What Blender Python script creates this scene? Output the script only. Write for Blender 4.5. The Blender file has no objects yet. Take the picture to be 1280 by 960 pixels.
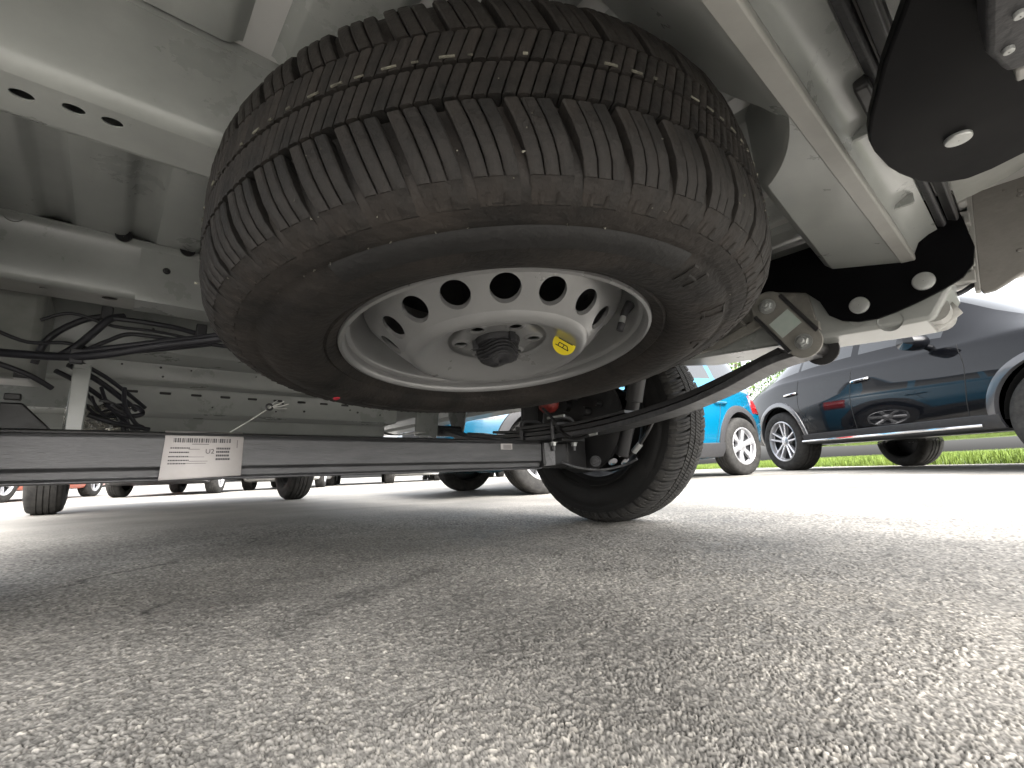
import bpy, bmesh, math, random
import numpy as np
from mathutils import Vector, Matrix
from mathutils.geometry import delaunay_2d_cdt

random.seed(7)
rng = np.random.default_rng(11)
R_ = math.radians
SC = bpy.context.scene
COL = SC.collection

# ------------------------------------------------------------------ camera
CAM_POS = Vector((-0.5845, -1.1235, 0.1948))
YAW, PITCH, ROLL, FPX = 0.7229, 0.1889, -0.0363, 575.0
_f = Vector((math.sin(YAW) * math.cos(PITCH), math.cos(YAW) * math.cos(PITCH), math.sin(PITCH)))
_r = Vector((math.cos(YAW), -math.sin(YAW), 0))
_u = _r.cross(_f)
_r2 = _r * math.cos(ROLL) + _u * math.sin(ROLL)
_u2 = -_r * math.sin(ROLL) + _u * math.cos(ROLL)
camd = bpy.data.cameras.new('camera')
camd.sensor_width = 36.0
camd.lens = 36.0 * FPX / 1280.0
camd.clip_start = 0.02
camd.clip_end = 1500
cam = bpy.data.objects.new('camera', camd)
COL.objects.link(cam)
cam.matrix_world = Matrix(((_r2.x, _u2.x, -_f.x, CAM_POS.x), (_r2.y, _u2.y, -_f.y, CAM_POS.y),
                           (_r2.z, _u2.z, -_f.z, CAM_POS.z), (0, 0, 0, 1)))
SC.camera = cam

# ------------------------------------------------------------------ sky, sun, exposure
SUN_EL, SUN_AZ = R_(42), R_(192)          # azimuth clockwise from +Y
world = bpy.data.worlds.new('World')
SC.world = world
world.use_nodes = True
wn = world.node_tree
wn.nodes.clear()
sky = wn.nodes.new('ShaderNodeTexSky')
sky.sky_type = 'NISHITA'
sky.sun_disc = False
sky.sun_elevation = SUN_EL
sky.sun_rotation = SUN_AZ
sky.dust_density = 6.0
sky.air_density = 1.0
sky.ozone_density = 1.0
hs = wn.nodes.new('ShaderNodeHueSaturation')      # an overcast sky has hardly any colour
hs.inputs['Saturation'].default_value = 0.2
bg = wn.nodes.new('ShaderNodeBackground')
bg.inputs['Strength'].default_value = 0.15
wo = wn.nodes.new('ShaderNodeOutputWorld')
wn.links.new(sky.outputs[0], hs.inputs['Color'])
wn.links.new(hs.outputs[0], bg.inputs[0])
wn.links.new(bg.outputs[0], wo.inputs[0])
sund = bpy.data.lights.new('sun', 'SUN')
sund.energy = 0.6
sund.angle = R_(70)
sund.color = (1.0, 0.96, 0.9)
sun = bpy.data.objects.new('sun', sund)
COL.objects.link(sun)
_sd = Vector((math.sin(SUN_AZ) * math.cos(SUN_EL), math.cos(SUN_AZ) * math.cos(SUN_EL), math.sin(SUN_EL)))
sun.rotation_euler = _sd.to_track_quat('Z', 'Y').to_euler()
sun.location = (0, 0, 20)
SC.view_settings.view_transform = 'Standard'
SC.view_settings.look = 'None'
SC.view_settings.gamma = 1.0
SC.view_settings.use_curve_mapping = False
SC.view_settings.exposure = 2.65
SC.cycles.max_bounces = 10
SC.cycles.diffuse_bounces = 6
SC.cycles.glossy_bounces = 4

# ------------------------------------------------------------------ materials
def mat(name, col, rough=0.5, metal=0.0, var=0.0, scale=12.0, col2=None, bump=0.0, bscale=60.0,
        coat=0.0, spec=0.5, detail=6.0, ramp=(0.35, 0.7), rvar=0.0, trans=0.0, stretch=None):
    m = bpy.data.materials.new(name)
    m.use_nodes = True
    nt = m.node_tree
    b = nt.nodes['Principled BSDF']
    b.inputs['Base Color'].default_value = (*col, 1)
    b.inputs['Roughness'].default_value = rough
    b.inputs['Metallic'].default_value = metal
    b.inputs['Specular IOR Level'].default_value = spec
    if coat:
        b.inputs['Coat Weight'].default_value = coat
        b.inputs['Coat Roughness'].default_value = 0.03 if coat > 0.5 else 0.16
    if trans:
        b.inputs['Transmission Weight'].default_value = trans
    if var or col2 or bump or rvar:
        tc = nt.nodes.new('ShaderNodeTexCoord')
        src = tc.outputs['Object']
        if stretch:
            mp = nt.nodes.new('ShaderNodeMapping')
            mp.inputs['Scale'].default_value = stretch
            nt.links.new(src, mp.inputs['Vector'])
            src = mp.outputs[0]
        no = nt.nodes.new('ShaderNodeTexNoise')
        no.inputs['Scale'].default_value = scale
        no.inputs['Detail'].default_value = detail
        no.inputs['Roughness'].default_value = 0.65
        nt.links.new(src, no.inputs['Vector'])
        if var or col2:
            cr = nt.nodes.new('ShaderNodeValToRGB')
            a = col if col2 is not None else tuple(max(0, c * (1 - var)) for c in col)
            c2 = col2 if col2 is not None else tuple(min(1, c * (1 + var)) for c in col)
            cr.color_ramp.elements[0].color = (*a, 1)
            cr.color_ramp.elements[0].position = ramp[0]
            cr.color_ramp.elements[1].color = (*c2, 1)
            cr.color_ramp.elements[1].position = ramp[1]
            nt.links.new(no.outputs['Fac'], cr.inputs[0])
            nt.links.new(cr.outputs[0], b.inputs['Base Color'])
        if rvar:
            mr = nt.nodes.new('ShaderNodeMapRange')
            mr.inputs['From Min'].default_value = 0.3
            mr.inputs['From Max'].default_value = 0.7
            mr.inputs['To Min'].default_value = max(0.02, rough - rvar)
            mr.inputs['To Max'].default_value = min(1, rough + rvar)
            nt.links.new(no.outputs['Fac'], mr.inputs[0])
            nt.links.new(mr.outputs[0], b.inputs['Roughness'])
        if bump:
            n2 = nt.nodes.new('ShaderNodeTexNoise')
            n2.inputs['Scale'].default_value = bscale
            n2.inputs['Detail'].default_value = 4
            nt.links.new(src, n2.inputs['Vector'])
            bp = nt.nodes.new('ShaderNodeBump')
            bp.inputs['Strength'].default_value = bump
            bp.inputs['Distance'].default_value = 0.004
            nt.links.new(n2.outputs['Fac'], bp.inputs['Height'])
            nt.links.new(bp.outputs[0], b.inputs['Normal'])
    return m

M = {}
M['under'] = mat('underbody_paint', (0.215, 0.224, 0.213), 0.32, 0, col2=(0.300, 0.310, 0.296), scale=7, detail=12, coat=0.35, bump=0.10, bscale=25, rvar=0.1, ramp=(0.3, 0.75))
M['under_dirty'] = mat('underbody_paint_dusty', (0.180, 0.185, 0.171), 0.42, 0, col2=(0.275, 0.280, 0.262), scale=9, detail=12, bump=0.2, bscale=40, rvar=0.12)
M['zincpaint'] = mat('pale_primer', (0.24, 0.238, 0.223), 0.4, 0, col2=(0.31, 0.307, 0.29), scale=8, bump=0.08, bscale=30)
M['rubber'] = mat('tyre_rubber', (0.0065, 0.0064, 0.0062), 0.62, 0, col2=(0.012, 0.0115, 0.011), scale=18, bump=0.25, bscale=140, spec=0.3)
M['rubber_dusty'] = mat('dusty_tyre_rubber', (0.0085, 0.0077, 0.0069), 0.7, 0, col2=(0.033, 0.0275, 0.0235), scale=11, bump=0.5, bscale=110, spec=0.3, ramp=(0.40, 0.74), detail=12)
M['rubber_road'] = mat('worn_tread_rubber', (0.016, 0.0155, 0.015), 0.8, 0, col2=(0.042, 0.040, 0.037), scale=24, bump=0.3, bscale=120, spec=0.3)
M['rimsilver'] = mat('silver_rim_paint', (0.205, 0.206, 0.205), 0.30, 0.35, col2=(0.24, 0.241, 0.24), scale=6, coat=0.45, rvar=0.05, bump=0.03, bscale=90)
M['steel'] = mat('bare_steel', (0.055, 0.055, 0.058), 0.42, 0.4, col2=(0.105, 0.105, 0.108), scale=9, bump=0.2, bscale=60, rvar=0.12, stretch=(1, 8, 8))
M['black'] = mat('black_chassis_paint', (0.012, 0.012, 0.013), 0.42, 0, col2=(0.022, 0.021, 0.021), scale=14, bump=0.15, bscale=50, rvar=0.1)
M['blackplastic'] = mat('black_plastic', (0.014, 0.014, 0.016), 0.55, 0, col2=(0.024, 0.024, 0.026), scale=20, bump=0.25, bscale=180)
M['cable'] = mat('cable_sheath', (0.012, 0.012, 0.016), 0.5, 0, var=0.3, scale=30)
M['zinc'] = mat('zinc_plated_steel', (0.40, 0.41, 0.40), 0.38, 0.6, var=0.12, scale=30, rvar=0.08, bump=0.05, bscale=90)
M['gloss_black'] = mat('gloss_black_paint', (0.0025, 0.0025, 0.003), 0.5, 0, var=0.3, scale=6, rvar=0.1, spec=0.05)
M['cast'] = mat('grey_cast_bracket', (0.16, 0.155, 0.14), 0.5, 0.2, col2=(0.25, 0.24, 0.215), scale=16, bump=0.35, bscale=90)
M['paper'] = mat('white_label_paper', (0.44, 0.41, 0.40), 0.6, 0, col2=(0.49, 0.465, 0.455), scale=20)
M['print'] = mat('label_print', (0.09, 0.085, 0.088), 0.7)
M['yellow'] = mat('yellow_sticker', (0.62, 0.50, 0.008), 0.4, var=0.08, scale=60)
M['mint'] = mat('pale_green_sticker', (0.32, 0.39, 0.345), 0.4, col2=(0.42, 0.445, 0.42), scale=25)
M['redrubber'] = mat('red_bump_stop', (0.20, 0.018, 0.012), 0.5, var=0.3, scale=30)
M['foil'] = mat('crinkled_foil', (0.60, 0.59, 0.56), 0.25, 0.8, var=0.2, scale=20, bump=0.9, bscale=45)
M['stripe'] = mat('pale_tread_stripe', (0.045, 0.042, 0.034), 0.7, col2=(0.17, 0.165, 0.13), scale=90, ramp=(0.4, 0.6))
M['redpaint'] = mat('red_paint_dot', (0.45, 0.02, 0.04), 0.6, var=0.2, scale=200)
M['bumper'] = mat('grey_bumper_plastic', (0.17, 0.163, 0.15), 0.5, 0, col2=(0.225, 0.215, 0.20), scale=9, bump=0.2, bscale=120)
M['thread'] = mat('white_thread', (0.42, 0.42, 0.39), 0.6, var=0.2, scale=90)
M['vanpaint'] = mat('van_paint', (0.45, 0.45, 0.44), 0.3, 0.0, coat=0.6, var=0.03, scale=3)
M['glass'] = mat('dark_car_glass', (0.012, 0.014, 0.015), 0.03, 0, spec=0.9, coat=0.3)
M['chrome'] = mat('chrome_trim', (0.75, 0.75, 0.76), 0.08, 1.0)
M['carplastic'] = mat('grey_black_cladding', (0.030, 0.030, 0.032), 0.6, 0, var=0.15, scale=30, bump=0.2, bscale=200)
M['seam'] = mat('shut_line', (0.006, 0.006, 0.006), 0.8)
M['alloy'] = mat('alloy_rim', (0.58, 0.58, 0.60), 0.28, 0.7, var=0.06, scale=30)
M['alloydark'] = mat('dark_rim_barrel', (0.03, 0.03, 0.032), 0.5, 0.3)
M['redlamp'] = mat('red_lamp_lens', (0.42, 0.012, 0.015), 0.1, 0, coat=0.6)
M['lamp'] = mat('clear_lamp_lens', (0.55, 0.56, 0.58), 0.08, 0.3, coat=0.6)
M['p_black'] = mat('black_metallic_paint', (0.0035, 0.0038, 0.0050), 0.3, 0.0, coat=0.62, spec=0.04)
M['p_blue'] = mat('teal_blue_paint', (0.0, 0.090, 0.165), 0.25, 0.0, coat=0.8)
M['p_white'] = mat('white_paint', (0.70, 0.70, 0.69), 0.3, 0, coat=0.8)
M['p_silver'] = mat('silver_paint', (0.42, 0.43, 0.44), 0.3, 0.4, coat=0.8)
M['p_grey'] = mat('dark_grey_paint', (0.07, 0.07, 0.075), 0.3, 0.2, coat=0.8)
M['p_red'] = mat('orange_red_paint', (0.50, 0.07, 0.015), 0.3, 0, coat=0.8)
M['p_navy'] = mat('navy_paint', (0.012, 0.018, 0.07), 0.3, 0, coat=0.8)
M['bark'] = mat('tree_bark', (0.07, 0.055, 0.04), 0.9, 0, var=0.4, scale=14, bump=0.8, bscale=30)
M['leaf'] = mat('tree_leaves', (0.055, 0.11, 0.025), 0.6, 0, col2=(0.11, 0.17, 0.04), scale=1.3, spec=0.3)
M['leafpale'] = mat('pale_tree_leaves', (0.085, 0.14, 0.035), 0.6, 0, col2=(0.14, 0.20, 0.055), scale=1.3, spec=0.3)
M['grass'] = mat('grass_blades', (0.085, 0.135, 0.018), 0.6, 0, col2=(0.15, 0.20, 0.03), scale=2.0, spec=0.3)
M['soil'] = mat('verge_soil', (0.06, 0.09, 0.03), 0.9, 0, col2=(0.10, 0.13, 0.04), scale=3, bump=0.6, bscale=20)
M['kerb'] = mat('kerb_concrete', (0.24, 0.235, 0.22), 0.85, 0, var=0.2, scale=10, bump=0.5, bscale=60)

# ------------------------------------------------------------------ mesh helpers
def empty(name, loc=(0, 0, 0), mw=None):
    o = bpy.data.objects.new(name, None)
    o.empty_display_size = 0.1
    COL.objects.link(o)
    if mw is not None:
        o.matrix_world = mw
    else:
        o.location = loc
    return o

def tag(o, label=None, cat=None, group=None, kind=None):
    if label: o['label'] = label
    if cat: o['category'] = cat
    if group: o['group'] = group
    if kind: o['kind'] = kind
    return o

def link(name, me, m, parent=None, bevel=0, bseg=2):
    o = bpy.data.objects.new(name, me)
    COL.objects.link(o)
    if m is not None:
        me.materials.append(M[m] if isinstance(m, str) else m)
    if parent is not None:
        o.parent = parent
    if bevel:
        bm_ = o.modifiers.new('bevel', 'BEVEL')
        bm_.width = bevel
        bm_.segments = bseg
        bm_.limit_method = 'ANGLE'
        bm_.angle_limit = R_(35)
    return o

class MB:
    def __init__(s):
        s.v = []
        s.f = []
    def add(s, vs, fs):
        o = len(s.v)
        s.v += [tuple(p) for p in vs]
        s.f += [tuple(i + o for i in q) for q in fs]
        return s
    def box(s, x0, x1, y0, y1, z0, z1, mtx=None):
        vs = [Vector(p) for p in ((x0, y0, z0), (x1, y0, z0), (x1, y1, z0), (x0, y1, z0), (x0, y0, z1), (x1, y0, z1), (x1, y1, z1), (x0, y1, z1))]
        if mtx is not None: vs = [mtx @ p for p in vs]
        return s.add(vs, [(0, 3, 2, 1), (4, 5, 6, 7), (0, 1, 5, 4), (1, 2, 6, 5), (2, 3, 7, 6), (3, 0, 4, 7)])
    def prism(s, poly, a0, a1, ax='x', mtx=None):
        """closed polygon extruded along ax; poly coordinates are the two other axes in order"""
        n = len(poly)
        def P(q, a):
            if ax == 'x': p = Vector((a, q[0], q[1]))
            elif ax == 'y': p = Vector((q[0], a, q[1]))
            else: p = Vector((q[0], q[1], a))
            return mtx @ p if mtx is not None else p
        vs = [P(q, a0) for q in poly] + [P(q, a1) for q in poly]
        fs = [tuple(range(n - 1, -1, -1)), tuple(range(n, 2 * n))]
        fs += [(i, (i + 1) % n, n + (i + 1) % n, n + i) for i in range(n)]
        return s.add(vs, fs)
    def strip(s, line, a0, a1, ax='x', t=0.002):
        """open sheet: polyline extruded along ax, with a thickness t"""
        L = [Vector(q) for q in line]
        nor = []
        for i in range(len(L)):
            a = L[max(0, i - 1)]; b = L[min(len(L) - 1, i + 1)]
            d = (b - a).normalized()
            nor.append(Vector((-d.y, d.x)))
        poly = [tuple(q) for q in L] + [tuple(L[i] + nor[i] * t) for i in range(len(L) - 1, -1, -1)]
        n = len(poly); m = len(L)
        def P(q, a):
            if ax == 'x': return (a, q[0], q[1])
            if ax == 'y': return (q[0], a, q[1])
            return (q[0], q[1], a)
        vs = [P(q, a0) for q in poly] + [P(q, a1) for q in poly]
        fs = [(i, (i + 1) % n, n + (i + 1) % n, n + i) for i in range(n)]
        for i in range(m - 1):
            fs.append((i, n - 1 - i, n - 2 - i, i + 1))
            fs.append((n + i, n + i + 1, 2 * n - 2 - i, 2 * n - 1 - i))
        return s.add(vs, fs)
    def tube(s, pts, r, n=10, caps=True):
        pts = [Vector(p) for p in pts]
        rs = r if isinstance(r, (list, tuple)) else [r] * len(pts)
        ref = None
        vs = []
        for i, p in enumerate(pts):
            d = (pts[min(i + 1, len(pts) - 1)] - pts[max(i - 1, 0)]).normalized()
            if ref is None:
                ref = d.cross(Vector((0, 0, 1)))
                if ref.length < 1e-3: ref = d.cross(Vector((1, 0, 0)))
                ref.normalize()
            else:
                ref = (ref - d * ref.dot(d))
                ref.normalize()
            q = d.cross(ref)
            for k in range(n):
                a = 2 * math.pi * k / n
                vs.append(p + (ref * math.cos(a) + q * math.sin(a)) * rs[i])
        fs = []
        for i in range(len(pts) - 1):
            for k in range(n):
                k2 = (k + 1) % n
                fs.append((i * n + k, i * n + k2, (i + 1) * n + k2, (i + 1) * n + k))
        if caps:
            fs.append(tuple(range(n - 1, -1, -1)))
            e = (len(pts) - 1) * n
            fs.append(tuple(range(e, e + n)))
        return s.add(vs, fs)
    def lathe(s, prof, n=48, mtx=None, closed=False):
        m = len(prof)
        vs = []
        for k in range(n):
            a = 2 * math.pi * k / n
            c, sn = math.cos(a), math.sin(a)
            for (r, z) in prof:
                p = Vector((r * c, r * sn, z))
                vs.append(mtx @ p if mtx is not None else p)
        fs = []
        for k in range(n):
            k2 = (k + 1) % n
            for i in range(m if closed else m - 1):
                j = (i + 1) % m
                fs.append((k * m + i, k2 * m + i, k2 * m + j, k * m + j))
        return s.add(vs, fs)
    def mesh(s, name, smooth=35):
        me = bpy.data.meshes.new(name)
        me.from_pydata(s.v, [], s.f)
        bm_ = bmesh.new()
        bm_.from_mesh(me)
        bmesh.ops.remove_doubles(bm_, verts=bm_.verts, dist=1e-6)
        bmesh.ops.recalc_face_normals(bm_, faces=bm_.faces)
        bm_.to_mesh(me)
        bm_.free()
        if smooth:
            me.shade_smooth()
            me.set_sharp_from_angle(angle=R_(smooth))
        return me
    def build(s, name, m, parent=None, smooth=35, bevel=0, bseg=2):
        return link(name, s.mesh(name, smooth), m, parent, bevel, bseg)

def catmull(pts, sub=6):
    P = [Vector(p) for p in pts]
    out = []
    for i in range(len(P) - 1):
        p0, p1, p2, p3 = P[max(i - 1, 0)], P[i], P[i + 1], P[min(i + 2, len(P) - 1)]
        for k in range(sub):
            t = k / sub
            out.append(0.5 * ((2 * p1) + (p2 - p0) * t + (2 * p0 - 5 * p1 + 4 * p2 - p3) * t * t + (3 * p1 - p0 - 3 * p2 + p3) * t ** 3))
    out.append(P[-1])
    return out

def circle(cx, cy, r, n=20, ry=None):
    ry = ry or r
    return [(cx + r * math.cos(2 * math.pi * k / n), cy + ry * math.sin(2 * math.pi * k / n)) for k in range(n)]

def plate(mb, outline, holes, t, mtx):
    """flat plate with real holes in the local XY plane, thickness t along local +Z"""
    vs, es = [], []
    for loop in [outline] + list(holes):
        o = len(vs)
        vs += [Vector(p) for p in loop]
        es += [(o + i, o + (i + 1) % len(loop)) for i in range(len(loop))]
    r = delaunay_2d_cdt(vs, es, [], 2, 1e-6)
    V2, F2 = r[0], r[2]
    def inside(q, loop):
        c = False
        for i in range(len(loop)):
            (xa, ya), (xb, yb) = loop[i][:2], loop[i - 1][:2]
            if (ya > q.y) != (yb > q.y) and q.x < (xb - xa) * (q.y - ya) / (yb - ya) + xa: c = not c
        return c
    def mid(f):
        return sum((V2[i] for i in f), Vector((0, 0))) / len(f)
    F2 = [f for f in F2 if inside(mid(f), outline) and not any(inside(mid(f), h) for h in holes)]
    n = len(V2)
    V = [mtx @ Vector((p.x, p.y, 0)) for p in V2] + [mtx @ Vector((p.x, p.y, t)) for p in V2]
    F = [tuple(f) for f in F2] + [tuple(i + n for i in reversed(f)) for f in F2]
    cnt = {}
    for f in F2:
        for i in range(len(f)):
            a, b = f[i], f[(i + 1) % len(f)]
            k = (min(a, b), max(a, b))
            cnt.setdefault(k, []).append((a, b))
    for k, l in cnt.items():
        if len(l) == 1:
            a, b = l[0]
            F.append((b, a, a + n, b + n))
    mb.add(V, F)
    return mb

def axes(ex, ey, o):
    ex = Vector(ex).normalized(); ey = Vector(ey)
    ey = (ey - ex * ey.dot(ex)).normalized()
    ez = ex.cross(ey)
    return Matrix(((ex.x, ey.x, ez.x, o[0]), (ex.y, ey.y, ez.y, o[1]), (ex.z, ey.z, ez.z, o[2]), (0, 0, 0, 1)))

def copy_tree(o, parent=None):
    c = o.copy()
    COL.objects.link(c)
    c.parent = parent
    for ch in list(o.children):
        k = copy_tree(ch, c)
        k.matrix_parent_inverse = ch.matrix_parent_inverse.copy()
    return c

def round_head(mb, p, d, r, h):
    d = Vector(d).normalized()
    x = d.orthogonal().normalized()
    mb.lathe([(r, 0), (r, h * 0.6), (r * 0.93, h * 0.9), (r * 0.8, h), (r * 0.3, h * 1.02), (0.0005, h * 1.02)], 28, axes(x, d.cross(x), p))
    return mb

def bolt(mb, p, d, r=0.012, h=0.008, stud=0.0):
    """hexagon head with washer at p pointing along d, with an optional stud end"""
    d = Vector(d).normalized()
    x = d.orthogonal().normalized()
    mt = axes(x, d.cross(x), p)
    mb.lathe([(0.0005, 0), (r * 1.45, 0), (r * 1.45, 0.0025), (0.0005, 0.0025)], 20, mt)
    mb.lathe([(0.0005, 0.0025), (r, 0.0025), (r, 0.0025 + h * 0.85), (r * 0.85, 0.0025 + h), (0.0005, 0.0025 + h)], 6, mt)
    if stud:
        mb.lathe([(r * 0.5, 0.0), (r * 0.5, h + stud * 0.9), (r * 0.4, h + stud), (0.0005, h + stud)], 12, mt)
    return mb

def text_mesh(txt, size, thick=0.0002):
    cu = bpy.data.curves.new('txt', 'FONT')
    cu.body = txt
    cu.size = size
    cu.extrude = thick
    cu.align_x = 'CENTER'; cu.align_y = 'CENTER'
    o = bpy.data.objects.new('txt', cu)
    COL.objects.link(o)
    dg = bpy.context.evaluated_depsgraph_get()
    me = bpy.data.meshes.new_from_object(o.evaluated_get(dg))
    vs = [v.co.copy() for v in me.vertices]
    fs = [tuple(p.vertices) for p in me.polygons]
    bpy.data.objects.remove(o); bpy.data.curves.remove(cu); bpy.data.meshes.remove(me)
    return vs, fs
# ------------------------------------------------------------------ ground
def smooth01(t):
    t = np.clip(t, 0, 1)
    return t * t * (3 - 2 * t)

def ground_z(x, y):
    """flat under the van, rising a few centimetres towards the parked rows"""
    y = np.asarray(y, float)
    dx = np.maximum(0, np.asarray(x, float) - 1.3)
    return 0.088 * smooth01(dx / 5.0) * (1 - smooth01((y - 4.0) / 6.0))

def hash2(i, j, k):
    h = (i * 374761393 + j * 668265263 + k * 2147483647 + 1013904223) & 0xFFFFFFFF
    h = ((h ^ (h >> 13)) * 1274126177) & 0xFFFFFFFF
    h = ((h ^ (h >> 16)) * 2246822519) & 0xFFFFFFFF
    return ((h ^ (h >> 15)) & 0xFFFFFF) / float(0xFFFFFF)

def cells(x, y, size, seed):
    """nearest and second nearest cell distance (in cell units) and the cell's random tone"""
    u, v = x / size, y / size
    iu, iv = np.floor(u).astype(np.int64), np.floor(v).astype(np.int64)
    d1 = np.full(x.shape, 9.0); d2 = np.full(x.shape, 9.0); tone = np.zeros(x.shape)
    for a in (-1, 0, 1):
        for b in (-1, 0, 1):
            ci, cj = iu + a, iv + b
            px = ci + 0.5 + (hash2(ci, cj, seed) - 0.5) * 0.9
            py = cj + 0.5 + (hash2(ci, cj, seed + 1) - 0.5) * 0.9
            d = np.hypot(u - px, v - py) * (0.75 + 0.5 * hash2(ci, cj, seed + 3))
            t = hash2(ci, cj, seed + 2)
            nearer = d < d1
            d2 = np.where(nearer, d1, np.minimum(d2, d))
            tone = np.where(nearer, t, tone)
            d1 = np.where(nearer, d, d1)
    return d1, d2, tone

def vnoise(x, y, size, seed):
    u, v = x / size, y / size
    iu, iv = np.floor(u).astype(np.int64), np.floor(v).astype(np.int64)
    fu, fv = smooth01(u - iu), smooth01(v - iv)
    a = hash2(iu, iv, seed); b = hash2(iu + 1, iv, seed); c = hash2(iu, iv + 1, seed); d = hash2(iu + 1, iv + 1, seed)
    return (a * (1 - fu) + b * fu) * (1 - fv) + (c * (1 - fu) + d * fu) * fv

CRACKS = [[(-0.70, 0.2), (-0.42, 0.42), (-0.20, 0.62), (-0.05, 1.05), (0.25, 1.5), (0.6, 2.1)],
          [(-0.52, -0.15), (-0.30, -0.02), (-0.18, -0.12), (-0.05, -0.2)]]

def seg_dist(x, y, line):
    best = np.full(x.shape, 9.0)
    for (ax, ay), (bx, by) in zip(line[:-1], line[1:]):
        L2 = (bx - ax) ** 2 + (by - ay) ** 2
        t = np.clip(((x - ax) * (bx - ax) + (y - ay) * (by - ay)) / L2, 0, 1)
        best = np.minimum(best, np.hypot(x - ax - t * (bx - ax), y - ay - t * (by - ay)))
    return best

def make_ground():
    cx, cy = CAM_POS.x, CAM_POS.y
    mid = math.pi / 2 - YAW
    fine = np.linspace(mid - R_(58), mid + R_(58), 900)
    coarse = np.linspace(mid + R_(58), mid - R_(58) + 2 * math.pi, 62)[1:-1]
    th = np.concatenate([fine, coarse])
    rs = [0.05, 0.1, 0.15, 0.2]
    while rs[-1] < 420:
        r = rs[-1]
        if r < 0.95: d = 0.0021
        elif r < 1.8: d = 0.0040
        elif r < 3.2: d = 0.010
        else: d = r * 0.05
        rs.append(r + d)
    rs = np.array(rs)
    nt, nr = len(th), len(rs)
    T, RR = np.meshgrid(th, rs, indexing='ij')
    X = (cx + RR * np.cos(T)).ravel(); Y = (cy + RR * np.sin(T)).ravel(); RRf = RR.ravel()
    Z = ground_z(X, Y)
    isfine = np.repeat(np.arange(nt) < len(fine), nr)
    near = np.where(isfine & (RRf < 3.2))[0]
    x, y = X[near], Y[near]
    wx = x + (vnoise(x, y, 0.006, 91) - 0.5) * 0.004
    wy = y + (vnoise(x, y, 0.006, 92) - 0.5) * 0.004
    d1, d2, tone = cells(wx, wy, 0.0049, 5)
    e1, e2, tone2 = cells(wx + 3.1, wy + 1.7, 0.0034, 55)
    edge = np.clip((d2 - d1) / 0.20, 0, 1)
    edge2 = np.clip((e2 - e1) / 0.35, 0, 1)
    big = smooth01((vnoise(x, y, 0.05, 21) + vnoise(x, y, 0.021, 22)) - 0.55)
    h = (smooth01(edge) * (0.60 + 0.40 * tone) * 0.0024) * (0.30 + 0.70 * big) + smooth01(edge2) * tone2 * 0.0008
    h += (vnoise(x, y, 0.35, 31) - 0.5) * 0.006 + (vnoise(x, y, 0.09, 32) - 0.5) * 0.003
    fade = np.clip((3.2 - RRf[near]) / 1.2, 0, 1)
    ck = np.full(x.shape, 9.0)
    for c in CRACKS:
        ck = np.minimum(ck, seg_dist(x + (vnoise(x, y, 0.06, 41) - 0.5) * 0.07, y + (vnoise(x, y, 0.06, 42) - 0.5) * 0.07, c))
    crack = np.exp(-(ck / 0.006) ** 2) * smooth01(vnoise(x, y, 0.11, 43) * 1.8 - 0.35)
    h -= crack * 0.0022
    Z[near] += h * fade - 0.002
    tn = np.full(X.shape, 0.5); gp = np.full(X.shape, 0.7)
    big2 = smooth01(vnoise(x, y, 0.22, 61) * 0.7 + vnoise(x, y, 0.08, 62) * 0.5 - 0.1)
    stain = np.exp(-(seg_dist(x + (vnoise(x, y, 0.05, 71) - 0.5) * 0.05, y + (vnoise(x, y, 0.05, 72) - 0.5) * 0.05, [(-0.37, -0.42), (-0.25, -0.33), (-0.05, -0.26)]) / 0.03) ** 2)
    tn[near] = 0.5 + (0.62 * tone + 0.38 * tone2 - 0.5 + (big2 - 0.5) * 0.22 - 0.30 * stain) * fade
    gp[near] = 0.7 + (np.minimum(edge, 0.35 + 0.65 * edge2) * (1 - 0.8 * crack) - 0.7) * fade
    tn[near] -= 0.2 * crack * fade
    V = np.stack([X, Y, Z], 1)
    I = np.arange(nt)[:, None] * nr + np.arange(nr - 1)[None, :]
    J = ((np.arange(nt) + 1) % nt)[:, None] * nr + np.arange(nr - 1)[None, :]
    Q = np.stack([I, I + 1, J + 1, J], -1).reshape(-1, 4)
    c0 = len(V)
    V = np.vstack([V, [[cx, cy, 0]]])
    tn = np.append(tn, 0.5); gp = np.append(gp, 0.7)
    tri = np.stack([np.full(nt, c0), np.arange(nt) * nr, ((np.arange(nt) + 1) % nt) * nr], 1)
    me = bpy.data.meshes.new('ground')
    nq = len(Q)
    me.vertices.add(len(V)); me.vertices.foreach_set('co', V.astype(np.float32).ravel())
    me.loops.add(nq * 4 + nt * 3)
    me.loops.foreach_set('vertex_index', np.concatenate([Q.ravel(), tri.ravel()]).astype(np.int32))
    me.polygons.add(nq + nt)
    me.polygons.foreach_set('loop_start', np.concatenate([np.arange(nq) * 4, nq * 4 + np.arange(nt) * 3]).astype(np.int32))
    me.update(calc_edges=True)
    me.validate()
    me.shade_smooth()
    for nm, arr in (('tone', tn), ('gap', gp)):
        at = me.attributes.new(nm, 'FLOAT', 'POINT')
        at.data.foreach_set('value', arr.astype(np.float32))
    m = bpy.data.materials.new('asphalt')
    m.use_nodes = True
    nt_ = m.node_tree
    b = nt_.nodes['Principled BSDF']
    N = nt_.nodes.new; Lk = nt_.links.new
    at = N('ShaderNodeAttribute'); at.attribute_name = 'tone'
    ag = N('ShaderNodeAttribute'); ag.attribute_name = 'gap'
    cr = N('ShaderNodeValToRGB')
    cr.color_ramp.elements[0].position = 0.05; cr.color_ramp.elements[0].color = (0.150, 0.143, 0.130, 1)
    cr.color_ramp.elements[1].position = 0.97; cr.color_ramp.elements[1].color = (0.54, 0.505, 0.445, 1)
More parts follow.
